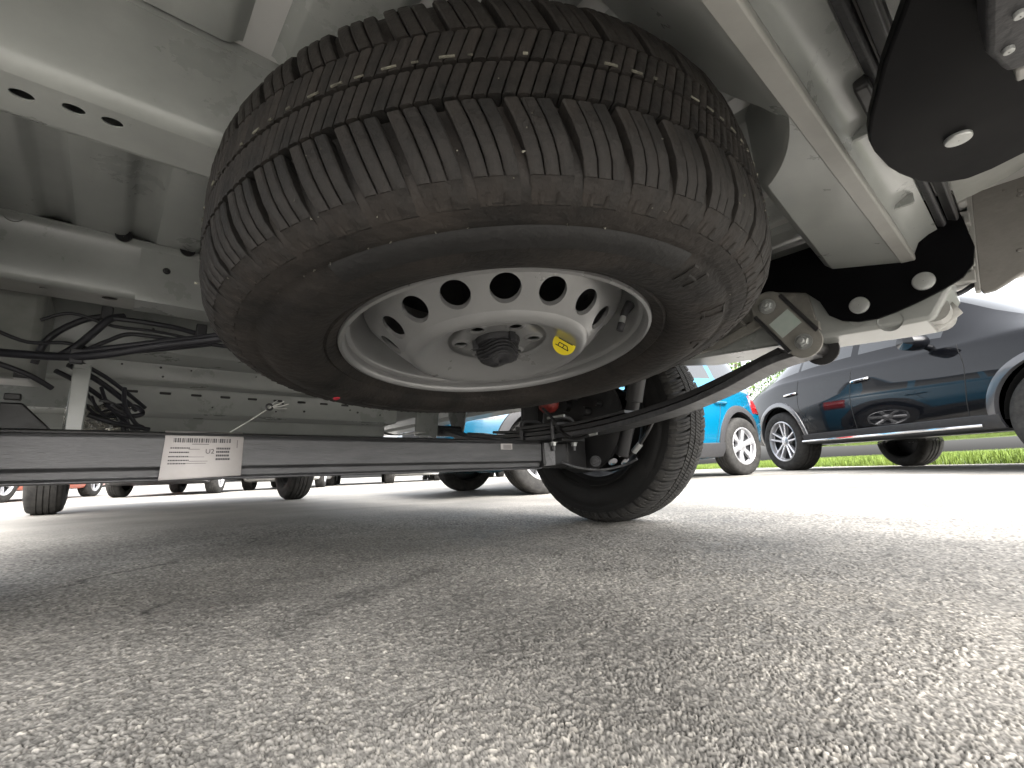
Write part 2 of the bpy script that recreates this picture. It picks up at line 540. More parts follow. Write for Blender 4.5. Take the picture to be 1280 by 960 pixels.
    e = cr.color_ramp.elements.new(0.45); e.color = (0.285, 0.271, 0.247, 1)
    e = cr.color_ramp.elements.new(0.75); e.color = (0.355, 0.336, 0.302, 1)
    Lk(at.outputs['Fac'], cr.inputs[0])
    gr = N('ShaderNodeMapRange'); gr.inputs['To Min'].default_value = 0.33; gr.inputs['To Max'].default_value = 1.08
    Lk(ag.outputs['Fac'], gr.inputs[0])
    tc = N('ShaderNodeTexCoord')
    n1 = N('ShaderNodeTexNoise'); n1.inputs['Scale'].default_value = 1.6; n1.inputs['Detail'].default_value = 5
    n2 = N('ShaderNodeTexNoise'); n2.inputs['Scale'].default_value = 150; n2.inputs['Detail'].default_value = 3
    n3 = N('ShaderNodeTexNoise'); n3.inputs['Scale'].default_value = 0.35; n3.inputs['Detail'].default_value = 4
    for n in (n1, n2, n3): Lk(tc.outputs['Object'], n.inputs['Vector'])
    def rng_(src, a, b_, lo=0.3, hi=0.7):
        r = N('ShaderNodeMapRange'); r.inputs['From Min'].default_value = lo; r.inputs['From Max'].default_value = hi
        r.inputs['To Min'].default_value = a; r.inputs['To Max'].default_value = b_
        Lk(src, r.inputs[0]); return r.outputs[0]
    def mul(a, b_):
        q = N('ShaderNodeMath'); q.operation = 'MULTIPLY'; Lk(a, q.inputs[0]); Lk(b_, q.inputs[1]); return q.outputs[0]
    k = mul(mul(gr.outputs[0], rng_(n1.outputs['Fac'], 0.66, 1.28)), mul(rng_(n2.outputs['Fac'], 0.72, 1.25), rng_(n3.outputs['Fac'], 0.88, 1.1)))
    mx = N('ShaderNodeMix'); mx.data_type = 'RGBA'; mx.blend_type = 'MULTIPLY'; mx.inputs[0].default_value = 1
    cb = N('ShaderNodeCombineColor')
    for i in range(3): Lk(k, cb.inputs[i])
    Lk(cr.outputs[0], mx.inputs[6]); Lk(cb.outputs[0], mx.inputs[7])
    Lk(mx.outputs[2], b.inputs['Base Color'])
    Lk(rng_(n1.outputs['Fac'], 0.62, 0.9), b.inputs['Roughness'])
    b.inputs['Specular IOR Level'].default_value = 0.35
    vo = N('ShaderNodeTexVoronoi'); vo.inputs['Scale'].default_value = 95
    Lk(tc.outputs['Object'], vo.inputs['Vector'])
    bp = N('ShaderNodeBump'); bp.inputs['Strength'].default_value = 0.35; bp.inputs['Distance'].default_value = 0.003
    Lk(vo.outputs['Distance'], bp.inputs['Height'])
    bp.invert = True
    Lk(bp.outputs[0], b.inputs['Normal'])
    o = link('parking_ground', me, m)
    tag(o, 'coarse worn grey asphalt of the car park', kind='structure')
    return o
make_ground()
# ------------------------------------------------------------------ van wheels and tyres
ZC = 0.0825                       # middle of the tyre section in wheel coordinates
TYRE_HALF = [(0.213, 0.006), (0.2145, -0.002), (0.222, -0.008), (0.231, -0.015), (0.2345, -0.0135), (0.238, -0.0185), (0.252, -0.026),
             (0.268, -0.0295), (0.285, -0.0295), (0.300, -0.0265), (0.3075, -0.0215), (0.311, -0.0225), (0.3145, -0.0214), (0.322, -0.0208), (0.3300, -0.0187), (0.3385, -0.0143),
             (0.3455, -0.0065), (0.3495, 0.0045), (0.3510, 0.018), (0.3520, 0.034), (0.3525, 0.049)]
def tyre_profile(scale=1.0):
    lo = TYRE_HALF
    hi = [(r, 2 * ZC - z) for r, z in reversed(TYRE_HALF)]
    return [(r * 1.0, z) for r, z in lo + hi]

SH_OUT = [(0.3640, 0.0465), (0.3632, 0.0300), (0.3606, 0.0140), (0.3560, 0.0020), (0.3480, -0.0085), (0.3385, -0.0155), (0.3290, -0.0195)]
SH_IN = [(0.3510, 0.0465), (0.3495, 0.0300), (0.3460, 0.0140), (0.3400, 0.0030), (0.3330, -0.0050), (0.3270, -0.0110), (0.3230, -0.0150)]

def block(outer, inner, a0, a1, shear, flip=False, chamfer=0.0016):
    """one slab of tread between two angles, following the section line, leaning with shear"""
    n = len(outer)
    vs = []
    for i in range(n):
        t = i / (n - 1)
        s = shear * t
        ro, zo = outer[i]; ri, zi = inner[i]
        if flip: zo, zi = 2 * ZC - zo, 2 * ZC - zi
        ch = chamfer / 0.36
        for (r, z, a) in ((ri, zi, a0 + s), (ro - 0.0012, zo, a0 + s), (ro, zo, a0 + s + ch), (ro, zo, a1 + s - ch), (ro - 0.0012, zo, a1 + s), (ri, zi, a1 + s)):
            vs.append((r * math.cos(a), r * math.sin(a), z))
    fs = []
    for i in range(n - 1):
        for k in range(6):
            k2 = (k + 1) % 6
            fs.append((i * 6 + k, i * 6 + k2, (i + 1) * 6 + k2, (i + 1) * 6 + k))
    fs.append((0, 1, 2, 3, 4, 5)); e = (n - 1) * 6
    fs.append((e + 5, e + 4, e + 3, e + 2, e + 1, e))
    return vs, fs

def shoulder_block_mesh(name, N, nsl, flip, groove=0.0080, sipe=0.0015, shear=0.05, rs=1.0):
    mb = MB()
    pitch = 2 * math.pi / N
    g = groove / 0.36; sp = sipe / 0.36
    w = (pitch - g - sp * (nsl - 1)) / nsl
    a = -pitch / 2 + g / 2
    sh_ = -shear if flip else shear
    frac = [0, 0.30, 0.56, 0.74, 0.88, 0.95, 1.0]
    def part(outl, inl, f, a0, a1):
        n = len(outl); vs = []
        ch = 0.0014 / 0.36
        for q in range(n):
            s = sh_ * f[q]; ro, zo = outl[q]; ri, zi = inl[q]
            if flip: zo, zi = 2 * ZC - zo, 2 * ZC - zi
            for (r, z, a_) in ((ri, zi, a0 + s), (ro - 0.0012, zo, a0 + s), (ro, zo, a0 + s + ch), (ro, zo, a1 + s - ch), (ro - 0.0012, zo, a1 + s), (ri, zi, a1 + s)):
                vs.append((r * math.cos(a_), r * math.sin(a_), z))
        fs = [(q * 6 + k, q * 6 + (k + 1) % 6, (q + 1) * 6 + (k + 1) % 6, (q + 1) * 6 + k) for q in range(n - 1) for k in range(6)]
        fs += [(0, 1, 2, 3, 4, 5), tuple(range(n * 6 - 1, n * 6 - 7, -1))]
        mb.add(vs, fs)
    a_start = a
    for k in range(nsl):
        cut = (5, 5, 5)[k % 3]
        part([(r - 0.0003 * ((k * 7) % 3), z) for r, z in SH_OUT[:cut]], SH_IN[:cut], frac[:cut], a, a + w)
        a += w + sp
    part([(r - 0.0008, z) for r, z in SH_OUT[4:]], SH_IN[4:], frac[4:], a_start, a_start + nsl * w + (nsl - 1) * sp)
    # short moulded bars on the foot of the lug
    for u in (0.20, 0.66):
        aa = a_start + (nsl * w) * u
        part([(r + 0.0004, z - 0.0004) for r, z in SH_OUT[5:]], SH_IN[5:], frac[5:], aa, aa + 0.012)
    return mb.mesh(name, 40)

def rib_block_mesh(name, N, z0, z1, nsl, groove=0.0024, sipe=0.0008, shear=0.03):
    mb = MB()
    pitch = 2 * math.pi / N
    g = groove / 0.36; sp = sipe / 0.36
    w = (pitch - g - sp * (nsl - 1)) / nsl
    a = -pitch / 2 + g / 2
    out = [(0.3644, z0), (0.3648, (z0 + z1) / 2), (0.3648, z1)]
    inn = [(0.3515, z0), (0.3515, (z0 + z1) / 2), (0.3515, z1)]
    for k in range(nsl):
        mb.add(*block(out, inn, a, a + w, shear))
        a += w + sp
    return mb.mesh(name, 40)

NB = 52
SHOULDER_LO = shoulder_block_mesh('tread_block', NB, 3, False)
SHOULDER_HI = shoulder_block_mesh('tread_block', NB, 3, True)
RIB_A = rib_block_mesh('tread_block', NB, 0.0500, 0.0805, 4, 0.0016, 0.0014)
RIB_B = rib_block_mesh('tread_block', NB, 0.0855, 0.1145, 4, 0.0018, 0.0012)
for me_ in (SHOULDER_LO, SHOULDER_HI, RIB_A, RIB_B):
    me_.materials.append(M['rubber_dusty'])

def tread(parent, meshes, matname, pick=None):
    for mi, me_ in enumerate(meshes):
        off = (0.0, 0.31, 0.62, 0.2)[mi] * 2 * math.pi / NB
        for k in range(NB):
            a = 2 * math.pi * k / NB + off
            if pick and not pick(a): continue
            o = bpy.data.objects.new('tread_block', me_)
            COL.objects.link(o)
            o.parent = parent
            o.rotation_euler = (0, 0, a)
            o.material_slots[0].link = 'OBJECT'
            o.material_slots[0].material = M[matname]

# rim seen from its outer side: local z grows away from the viewer
def rim_mesh(nh=16):
    mb = MB()
    # barrel with flanges
    prof = [(0.2185, 0.006), (0.2192, -0.003), (0.2168, -0.0078), (0.2128, -0.0088), (0.2098, -0.0060), (0.2085, -0.0005), (0.2078, 0.006), (0.2040, 0.0085), (0.2025, 0.012), (0.2012, 0.022), (0.1985, 0.031),
            (0.1960, 0.042), (0.1895, 0.050), (0.1850, 0.060), (0.1840, 0.085), (0.190, 0.100), (0.1985, 0.115), (0.2005, 0.150), (0.2090, 0.158), (0.2175, 0.164)]
    mb.lathe(prof, 96)
    # perforated cone of the disc
    ra, za, rb, zb_ = 0.1840, 0.040, 0.131, -0.011
    def S(a, t):                       # t 0 outer .. 1 inner, slightly bulged
        r = ra + (rb - ra) * t
        z = za + (zb_ - za) * t - 0.0020 * math.sin(math.pi * t)
        return (r * math.cos(a), r * math.sin(a), z)
    K = 32
    for h in range(nh):
        a0 = R_(-125) + 2 * math.pi * h / nh; da = 2 * math.pi / nh
        hr = 0.0187
        ring_c, ring_q = [], []
        for k in range(K):
            q = 2 * math.pi * k / K
            c, s = math.cos(q), math.sin(q)
            m_ = max(abs(c), abs(s))
            ring_q.append((0.5 * c / m_, 0.5 * s / m_))
            ring_c.append((c * hr / (0.151 * da), s * hr / 0.0735))
        vs = []
        for lay in (0, 0.4, 1.0):
            for k in range(K):
                u = ring_c[k][0] * (1 - lay) + ring_q[k][0] * lay
                t = (0.62 + ring_c[k][1]) * (1 - lay) + (0.5 + ring_q[k][1]) * lay
                vs.append(S(a0 + u * da, t))
        # fix the quad border exactly on t = 0 / 1
        for k in range(K):
            u, t = ring_q[k]
            vs[2 * K + k] = S(a0 + u * da, t + 0.5)
        lip = []
        for k in range(K):             # rolled edge of the hole
            x, y, z = S(a0 + ring_c[k][0] * 0.985 * da, 0.62 + ring_c[k][1] * 0.985)
            lip.append((x * 0.992, y * 0.992, z + 0.006))
        vs += lip
        fs = []
        for l in range(2):
            for k in range(K):
                k2 = (k + 1) % K
                fs.append((l * K + k, l * K + k2, (l + 1) * K + k2, (l + 1) * K + k))
        for k in range(K):
            k2 = (k + 1) % K
            fs.append((3 * K + k, 3 * K + k2, k2, k))
        mb.add(vs, fs)
    mb.lathe([(0.1840, 0.040), (0.1866, 0.046), (0.1866, 0.056), (0.184, 0.062)], 96)
    # crown, broad dish and the bolt face with six bolt holes
    mb.lathe([(0.131, -0.011), (0.1275, -0.0155), (0.1225, -0.0193), (0.1165, -0.0205), (0.110, -0.0180), (0.101, -0.0118), (0.090, -0.0035), (0.0815, 0.0020), (0.0755, 0.0045), (0.073, 0.0052), (0.070, 0.0055)], 96)
    out = circle(0, 0, 0.070, 96)
    holes = [circle(0, 0, 0.030, 40)] + [circle(0.053 * math.cos(a), 0.053 * math.sin(a), 0.0092, 18) for a in [R_(20) + k * math.pi / 3 for k in range(6)]]
    plate(mb, out, holes, 0.0012, Matrix.Translation((0, 0, 0.0055)))
    for k in range(6):
        a = R_(20) + k * math.pi / 3
        mb.lathe([(0.0092, 0.0055), (0.0096, 0.0032), (0.0115, 0.0032), (0.0145, 0.0055)], 22, Matrix.Translation((0.053 * math.cos(a), 0.053 * math.sin(a), 0)))
    return mb.mesh('rim', 40)
RIM = rim_mesh()

# ---- the spare wheel
SP_UP = Vector((0.02283049, 0.11901631, 0.99262978))
SP_E1 = Vector((0.99973935, -0.00271791, -0.02266813))
SP_E2 = SP_UP.cross(SP_E1)
SP_C = Vector((-0.1707, -0.6257, 0.3787))
SPM = Matrix(((SP_E1.x, SP_E2.x, SP_UP.x, SP_C.x), (SP_E1.y, SP_E2.y, SP_UP.y, SP_C.y), (SP_E1.z, SP_E2.z, SP_UP.z, SP_C.z), (0, 0, 0, 1)))
spare = empty('spare_wheel', mw=SPM)
tag(spare, 'dusty spare wheel with silver steel rim hanging flat under the rear of the van', 'spare wheel')

def make_spare():
    mb = MB()
    mb.lathe(tyre_profile(), 160, closed=True)
    ty = mb.build('tyre', 'rubber_dusty', spare, 50)
    tread(ty, (SHOULDER_LO, RIB_A, RIB_B, SHOULDER_HI), 'rubber_dusty')
    # moulded marks on the side wall: a smooth raised band and raised bars at its end
    mb = MB()
    def patch(a0, a1, r0, r1, h, n):
        prof = [p for p in TYRE_HALF]
        rr = [p[0] for p in prof[6:16]]; zz = [p[1] for p in prof[6:16]]
        vs, fs = [], []
        for k in range(n + 1):
            a = a0 + (a1 - a0) * k / n
            for (r, hh) in ((r0, -0.001), (r0 + 0.0015, h), ((r0 + r1) / 2, h), (r1 - 0.0015, h), (r1, -0.001)):
                z = float(np.interp(r, rr, zz)) - hh
                vs.append((r * math.cos(a), r * math.sin(a), z))
        for k in range(n):
            for i in range(4):
                fs.append((k * 5 + i, k * 5 + i + 1, (k + 1) * 5 + i + 1, (k + 1) * 5 + i))
        fs.append((0, 1, 2, 3, 4)); e = n * 5; fs.append((e + 4, e + 3, e + 2, e + 1, e))
        mb.add(vs, fs)
    patch(R_(-158), R_(-92), 0.285, 0.3075, 0.0012, 60)
    mb.build('sidewall_band', 'rubber', ty, 40)
    mb = MB()
    for a, r0, r1 in ((-89, 0.274, 0.302), (-84, 0.274, 0.302), (-66, 0.272, 0.300), (-62, 0.272, 0.300), (-44, 0.274, 0.300)):
        patch(R_(a), R_(a + 1.4), r0, r1, 0.0016, 3)
    for a0, a1, r in ((-89, -83, 0.286), (-66, -61, 0.298), (-66, -61, 0.274), (-44, -38, 0.287)):
        patch(R_(a0), R_(a1), r, r + 0.005, 0.0016, 8)
    patch(R_(60), R_(110), 0.272, 0.276, 0.0012, 40)
    mb.build('sidewall_lettering', 'rubber_dusty', ty, 40)['kind'] = 'stuff'
    # pale dashes left of the paint line in the middle groove
    mb = MB()
    rnd = random.Random(3)
    for k in range(NB * 2):
        if rnd.random() < 0.18: continue
        a0 = 2 * math.pi * k / (NB * 2) + rnd.uniform(0, 0.012)
        w = rnd.uniform(0.008, 0.036)
        z0 = 0.0868 + rnd.uniform(-0.0003, 0.0004); z1 = z0 + rnd.uniform(0.0008, 0.0020)
        vs = []
        for q in range(4):
            a = a0 + w * q / 3
            for (r, z) in ((0.3660, z0), (0.3660, z1)):
                vs.append((r * math.cos(a), r * math.sin(a), z))
        mb.add(vs, [(2 * q, 2 * q + 1, 2 * q + 3, 2 * q + 2) for q in range(3)])
    so = mb.build('tread_stripe', 'stripe', ty, 0)
    so['kind'] = 'stuff'
    sm = so.modifiers.new('solid', 'SOLIDIFY'); sm.thickness = 0.0012; sm.offset = -1
    # stones and mud specks caught in the tread
    mb = MB()
    for k in range(60):
        a = R_(rnd.uniform(-185, -60)); r, z = rnd.choice([(0.3645, rnd.uniform(0.0, 0.045)), (0.357, 0.003), (0.346, -0.010), (0.335, -0.0175), (0.322, -0.016), (0.309, -0.023), (0.3655, rnd.uniform(0.055, 0.078))])
        s = rnd.uniform(0.0006, 0.0017)
        c = Vector((r * math.cos(a), r * math.sin(a), z))
        vs = [c + Vector((rnd.uniform(-1, 1), rnd.uniform(-1, 1), rnd.uniform(-1, 1))).normalized() * s * rnd.uniform(0.6, 1.4) for _ in range(6)]
        mb.add(vs, [(0, 1, 2), (0, 2, 3), (0, 3, 4), (0, 4, 1), (5, 2, 1), (5, 3, 2), (5, 4, 3), (5, 1, 4)])
    g = mb.build('grit', 'stripe', ty, 0)
    g['kind'] = 'stuff'
    mb = MB()
    a = R_(119)
    mb.lathe([(0.0003, -0.0008), (0.0045, -0.0008), (0.0055, 0.0008)], 9, Matrix.Translation((0.287 * math.cos(a), 0.287 * math.sin(a), -0.0296)) @ Matrix.Scale(1.7, 4, (0, 1, 0)))
    mb.build('paint_dot', 'redpaint', ty, 30)
    ro = link('rim', RIM, 'rimsilver', spare)
    # holding nut: black moulded plastic with spiral grips
    mb = MB()
    mb.lathe([(0.0005, 0.020), (0.033, 0.020), (0.033, 0.002), (0.031, -0.0025), (0.028, -0.004), (0.0005, -0.004)], 40)
    prof = []
    for i in range(5):
        z = -0.003 - i * 0.0046
        r = 0.0275 - i * 0.0006 - (0.002 if i == 4 else 0)
        prof += [(r, z), (r + 0.0030, z - 0.0012), (r + 0.0030, z - 0.0030), (r - 0.0010, z - 0.0041)]
    prof += [(0.022, -0.0265), (0.018, -0.0285), (0.0005, -0.029)]
    n = 60; vs = []
    for k in range(n):
        a = 2 * math.pi * k / n
        lobes = 1 + 0.10 * max(0, math.cos(a * 3)) - 0.10 * max(0, -math.cos(a * 3)) ** 2
        for (r, z) in prof:
            vs.append((r * lobes * math.cos(a), r * lobes * math.sin(a), z + 0.0022 * math.sin(a * 3 + 1.0)))
    m = len(prof)
    mb.add(vs, [(k * m + i, ((k + 1) % n) * m + i, ((k + 1) % n) * m + i + 1, k * m + i + 1) for k in range(n) for i in range(m - 1)])
    for s in (0, 1, 2):
        a = s * 2.094 + 0.5
        mb.box(0.022, 0.036, -0.005, 0.005, -0.008, 0.01, Matrix.Rotation(a, 4, 'Z'))
    mb.build('holding_nut', 'blackplastic', spare, 30)
    mb = MB()
    mb.lathe([(0.0005, 0.125), (0.10, 0.125), (0.183, 0.128), (0.188, 0.135), (0.0005, 0.138)], 60)
    mb.lathe([(0.0005, 0.03), (0.046, 0.03), (0.046, 0.125), (0.0005, 0.125)], 40)
    mb.build('rim_light_block', 'black', spare)  # added black cup that blocks the light behind the rim holes
    # valve
    a = R_(-50)
    d = Vector((math.cos(a), math.sin(a), 0))
    p0 = d * 0.196 + Vector((0, 0, 0.030))
    mb = MB()
    mb.tube([p0, p0 - d * 0.010 + Vector((0, 0, -0.012)), p0 - d * 0.013 + Vector((0, 0, -0.018))], [0.0075, 0.0058, 0.0052], 14)
    vo = mb.build('valve', 'blackplastic', spare)
    mb = MB()
    q = p0 - d * 0.013 + Vector((0, 0, -0.018))
    mb.tube([q, q - d * 0.004 + Vector((0, 0, -0.010))], 0.0042, 14)
    mb.build('valve_stem', 'zinc', vo)
    mb = MB()
    q2 = q - d * 0.004 + Vector((0, 0, -0.010))
    mb.tube([q2, q2 - d * 0.0045 + Vector((0, 0, -0.010))], [0.0056, 0.0050], 14)
    mb.build('valve_cap', 'blackplastic', vo)
    # yellow sticker, half peeled off the wall of the dish
    a = R_(-45)
    cen = Vector((0.0955 * math.cos(a), 0.0955 * math.sin(a), -0.0125))
    wall = Vector((-math.cos(a) * 0.7, -math.sin(a) * 0.7, -0.7)).normalized()
    nrm = (wall * 0.45 + Vector((-0.69, -0.62, -0.35)).normalized() * 0.75).normalized()
    up_ = Vector((0, 0, 1)); ey = (up_ - nrm * up_.dot(nrm)).normalized(); ex = ey.cross(nrm)
    stm = Matrix(((ex.x, ey.x, nrm.x, cen.x), (ex.y, ey.y, nrm.y, cen.y), (ex.z, ey.z, nrm.z, cen.z), (0, 0, 0, 1)))
    mb = MB()
    mb.lathe([(0.0003, 0.0), (0.0170, 0.0), (0.0170, -0.0004), (0.0003, -0.0004)], 40, stm)
    st = mb.build('yellow_sticker', 'yellow', spare, 30)
    mb = MB()
    w_ = [stm @ Vector(q) for q in ((-0.002, 0.0140, -0.0003), (0.0148, 0.002, -0.0003), (0.0190, 0.013, -0.004), (0.0140, 0.0215, -0.007), (-0.001, 0.0270, -0.008), (0.005, 0.018, -0.004))]
    mb.add(w_, [(0, 1, 2, 5), (5, 2, 3, 4)])
    fl = mb.build('sticker_flap', 'yellow', st, 0)
    md = fl.modifiers.new('solid', 'SOLIDIFY'); md.thickness = 0.0004
    mb = MB()
    def stroke(u0, v0, u1, v1, w=0.0014):
        u0, v0, u1, v1 = u0 * 1.4, v0 * 1.4, u1 * 1.4, v1 * 1.4
        d = Vector((u1 - u0, v1 - v0, 0)); L = d.length; d /= L; nn = Vector((-d.y, d.x, 0))
        t = Matrix.Rotation(R_(-48), 4, 'Z')
        q = [Vector((u0, v0, 0)) + nn * w / 2, Vector((u0, v0, 0)) - nn * w / 2, Vector((u1, v1, 0)) - nn * w / 2, Vector((u1, v1, 0)) + nn * w / 2]
        lo = [stm @ (t @ p + Vector((0, 0, 0.0001))) for p in q]; hi = [stm @ (t @ p + Vector((0, 0, 0.0003))) for p in q]
        mb.add(lo + hi, [(0, 1, 2, 3), (7, 6, 5, 4), (0, 4, 5, 1), (1, 5, 6, 2), (2, 6, 7, 3), (3, 7, 4, 0)])
    stroke(-0.008, 0.0035, 0.0085, 0.0035, 0.0014); stroke(0.0080, 0.0035, 0.0080, 0.0085, 0.0014)
    stroke(-0.008, -0.0045, 0.007, -0.0045); stroke(-0.005, -0.0005, 0.004, -0.0005); stroke(-0.005, -0.0045, -0.005, -0.0005); stroke(0.004, -0.0005, 0.007, -0.0045); stroke(0.0005, -0.0045, 0.0005, -0.0005)
    mb.build('sticker_marking', 'seam', st, 0)['kind'] = 'stuff'
make_spare()
# ------------------------------------------------------------------ the van overhead
van = empty('van', (0, 0, 0))
tag(van, 'van on coarse asphalt seen from underneath, grey underbody and bare rear axle beam', 'van')
rnd = random.Random(5)

def corrugated(name, y0, y1, z, x0, x1, pitch, depth, m='under'):
    line = []
    x = x0
    while x < x1 - 1e-6:
        w = pitch
        for fx, dz in ((0.0, 0), (0.52, 0), (0.58, -depth * 0.15), (0.64, -depth * 0.85), (0.70, -depth), (0.86, -depth), (0.92, -depth * 0.85), (0.98, -depth * 0.15)):
            line.append((x + w * fx, z - dz))
        x += w
    line.append((x1, z))
    mb = MB()
    mb.strip(line, y0, y1, 'y', 0.0016)
    return mb.build(name, m, van, 50)

# floor sheets between the cross members, pressed with lengthwise grooves
corrugated('floor_panel', -0.99, -0.587, 0.688, -1.01, 1.0, 0.136, 0.013)
corrugated('floor_panel', -0.516, -0.02, 0.662, -1.01, 1.0, 0.115, 0.013)
corrugated('floor_panel', 0.07, 3.2, 0.655, -1.01, 1.0, 0.16, 0.012, 'under_dirty')

# cross member ahead of the spare wheel: rear web, pierced bottom flange, front web
X0, X1 = -1.01, 0.50
mb = MB()
mb.strip([(-0.5800, 0.700), (-0.5815, 0.690), (-0.5850, 0.676), (-0.5895, 0.650), (-0.6010, 0.585), (-0.6035, 0.568), (-0.6010, 0.557), (-0.5950, 0.5515), (-0.588, 0.550)], X0, X1, 'x', 0.0018)
mb.strip([(-0.5280, 0.5500), (-0.522, 0.5512), (-0.5185, 0.556), (-0.516, 0.565), (-0.514, 0.664)], X0, X1, 'x', 0.0018)
xm = mb.build('cross_member', 'under', van, 50)
mb = MB()
holes = [circle(x, y, 0.0085, 20, 0.0070) for x, y in ((-0.675, -0.562), (-0.640, -0.568), (-0.612, -0.569), (-0.36, -0.566), (0.1, -0.566))]
plate(mb, [(X0, -0.588), (X1, -0.588), (X1, -0.528), (X0, -0.528)], holes, 0.0018, Matrix.Translation((0, 0, 0.550)))
mb.build('bottom_flange', 'under', xm, 0)
mb = MB()      # pressed rib across the web and overlapped seam
mb.strip([(-0.5800, 0.6905), (-0.5830, 0.684), (-0.566, 0.6835)], X0, X1, 'x', -0.003)
mb.build('seam', 'under', xm, 40, 0.0015)

# cross member above the axle
mb = MB()
mb.strip([(-0.040, 0.660), (-0.028, 0.658), (-0.0225, 0.650), (-0.020, 0.600), (-0.0185, 0.560), (-0.0155, 0.5525), (-0.008, 0.5500)], X0, X1, 'x', 0.0018)
mb.strip([(0.058, 0.5500), (0.066, 0.5525), (0.0695, 0.560), (0.071, 0.656)], X0, X1, 'x', 0.0018)
xm = mb.build('cross_member', 'under', van, 50)
mb = MB()
holes = [circle(-0.609, 0.010, 0.012, 20, 0.010), circle(-0.70, 0.012, 0.006, 14), circle(-0.40, 0.010, 0.012, 20, 0.010)]
plate(mb, [(X0, -0.008), (X1, -0.008), (X1, 0.058), (X0, 0.058)], holes, 0.0018, Matrix.Translation((0, 0, 0.550)))
mb.build('bottom_flange', 'zincpaint', xm, 0)
mb = MB()
mb.strip([(-0.0245, 0.655), (-0.0222, 0.600), (-0.0208, 0.562), (-0.0175, 0.5485), (-0.006, 0.5478), (0.056, 0.5478)], -0.572, -0.30, 'x', 0.0012)
so_ = mb.build('overlap_plate', 'under', xm, 50)
for x, z in ((-0.529, 0.616), (-0.45, 0.612), (-0.36, 0.61)):
    mb = MB()
    bolt(mb, (x, -0.0226, z), (0, -1, 0), 0.0045, 0.002)
    mb.build('rivet', 'black', xm, 30)
for x in (-0.745, -0.60, -0.50, -0.38):
    mb = MB()
    mb.lathe([(0.0005, -0.004), (0.010, -0.004), (0.013, 0.0), (0.013, 0.003)], 18, axes((1, 0, 0), (0, 0, 1), (x, -0.045 + 0.02 * (x < -0.7), 0.6605)))
    mb.build('rubber_plug', 'black', van)

# stepped shield ahead of the axle
mb = MB()
line = [(0.290, 0.640), (0.292, 0.530), (0.296, 0.5215), (0.304, 0.520), (0.412, 0.520), (0.419, 0.517), (0.421, 0.510), (0.423, 0.476), (0.426, 0.469), (0.433, 0.467),
        (0.466, 0.467), (0.473, 0.465), (0.4755, 0.459), (0.478, 0.400), (0.481, 0.3935), (0.488, 0.3915), (0.568, 0.3915), (0.576, 0.389), (0.579, 0.383), (0.582, 0.356), (0.588, 0.349), (0.60, 0.348), (1.25, 0.348), (1.30, 0.40), (1.32, 0.65)]
mb.strip(line, -0.80, 0.235, 'x', 0.002)
sh = mb.build('underfloor_shield', 'under', van, 45)
for k in range(9):
    x = -0.549 + 0.073 * k
    mb = MB()
    mb.box(x - 0.013, x + 0.013, 0.4738, 0.480, 0.4435, 0.4505)
    mb.build('slot', 'black', sh, 0, 0.002)
mb = MB()
for k in range(26):
    x = rnd.uniform(-0.6, 0.2); r = rnd.uniform(0.0015, 0.0032)
    y, z = rnd.choice([(0.4200, rnd.uniform(0.48, 0.51)), (0.4745, rnd.uniform(0.41, 0.44)), (0.2895, rnd.uniform(0.54, 0.6))])
    mb.lathe([(0.0003, 0.001), (r, 0.001), (r * 1.2, -0.001)], 10, axes((1, 0, 0), (0, 0, 1), (x, y, z)))
rv = mb.build('rivet', 'black', sh, 30)
rv['kind'] = 'stuff'

# rear cross member behind the spare wheel, three lengthwise sheets
mb = MB()
mb.strip([(-0.890, 0.690), (-0.900, 0.676), (-0.925, 0.650), (-0.955, 0.610), (-0.980, 0.580), (-0.994, 0.560), (-1.005, 0.5520)], -1.0, -0.079, 'x', -0.0018)
arc = []
for k in range(13):
    x = -0.079 + 0.149 * k / 12
    arc.append((x, SP_C.y - math.sqrt(0.39 ** 2 - (x - SP_C.x) ** 2)))
front = arc + [(0.20, -0.9215), (0.35, -0.911), (0.497, -0.900)]
plate(mb, [(0.497, -1.0055), (-0.079, -1.0055)] + front, [], 0.002, Matrix(((1, 0, 0, 0), (0, 1, 0, 0), (0, 0.25, 1, 0.5520 + 0.25 * 1.0055), (0, 0, 0, 1))))
zf = lambda y: 0.552 + 0.25 * (y + 1.0055)
vs = [(x, y, zf(y)) for x, y in front] + [(x, y + 0.012, zf(y) + 0.012) for x, y in front] + [(x, y + 0.016, 0.69) for x, y in front]
nf = len(front)
mb.add(vs, [(k, k + 1, nf + k + 1, nf + k) for k in range(nf - 1)] + [(nf + k, nf + k + 1, 2 * nf + k + 1, 2 * nf + k) for k in range(nf - 1)])
rc = mb.build('rear_cross_member', 'under', van, 50)
mb = MB()
mb.prism([(-1.0045, 0.5505), (-1.024, 0.5490), (-1.026, 0.5515), (-1.026, 0.562), (-1.0045, 0.5560)], -1.1, 0.498, 'x')
mb.build('bottom_flange', 'zincpaint', rc, 30, 0.0012)
mb = MB()
mb.strip([(-1.026, 0.562), (-1.034, 0.580), (-1.050, 0.590), (-1.062, 0.594)], -1.1, 0.50, 'x', -0.0018)
mb.build('rear_flange', 'under', rc, 50)
mb = MB()
mb.prism([(-1.064, 0.592), (-1.072, 0.588), (-1.076, 0.592), (-1.076, 0.604), (-1.064, 0.604)], -1.1, 0.48, 'x')
mb.build('sealing_strip', 'blackplastic', van, 30, 0.0015)
mb = MB()
mb.prism([(-1.079, 0.590), (-1.090, 0.584), (-1.093, 0.588), (-1.093, 0.606), (-1.079, 0.606)], -1.1, 0.46, 'x')
mb.build('sealing_strip', 'black', van, 30, 0.0015)
mb = MB()
mb.box(-0.02, 0.20, -1.066, -1.052, 0.580, 0.596)
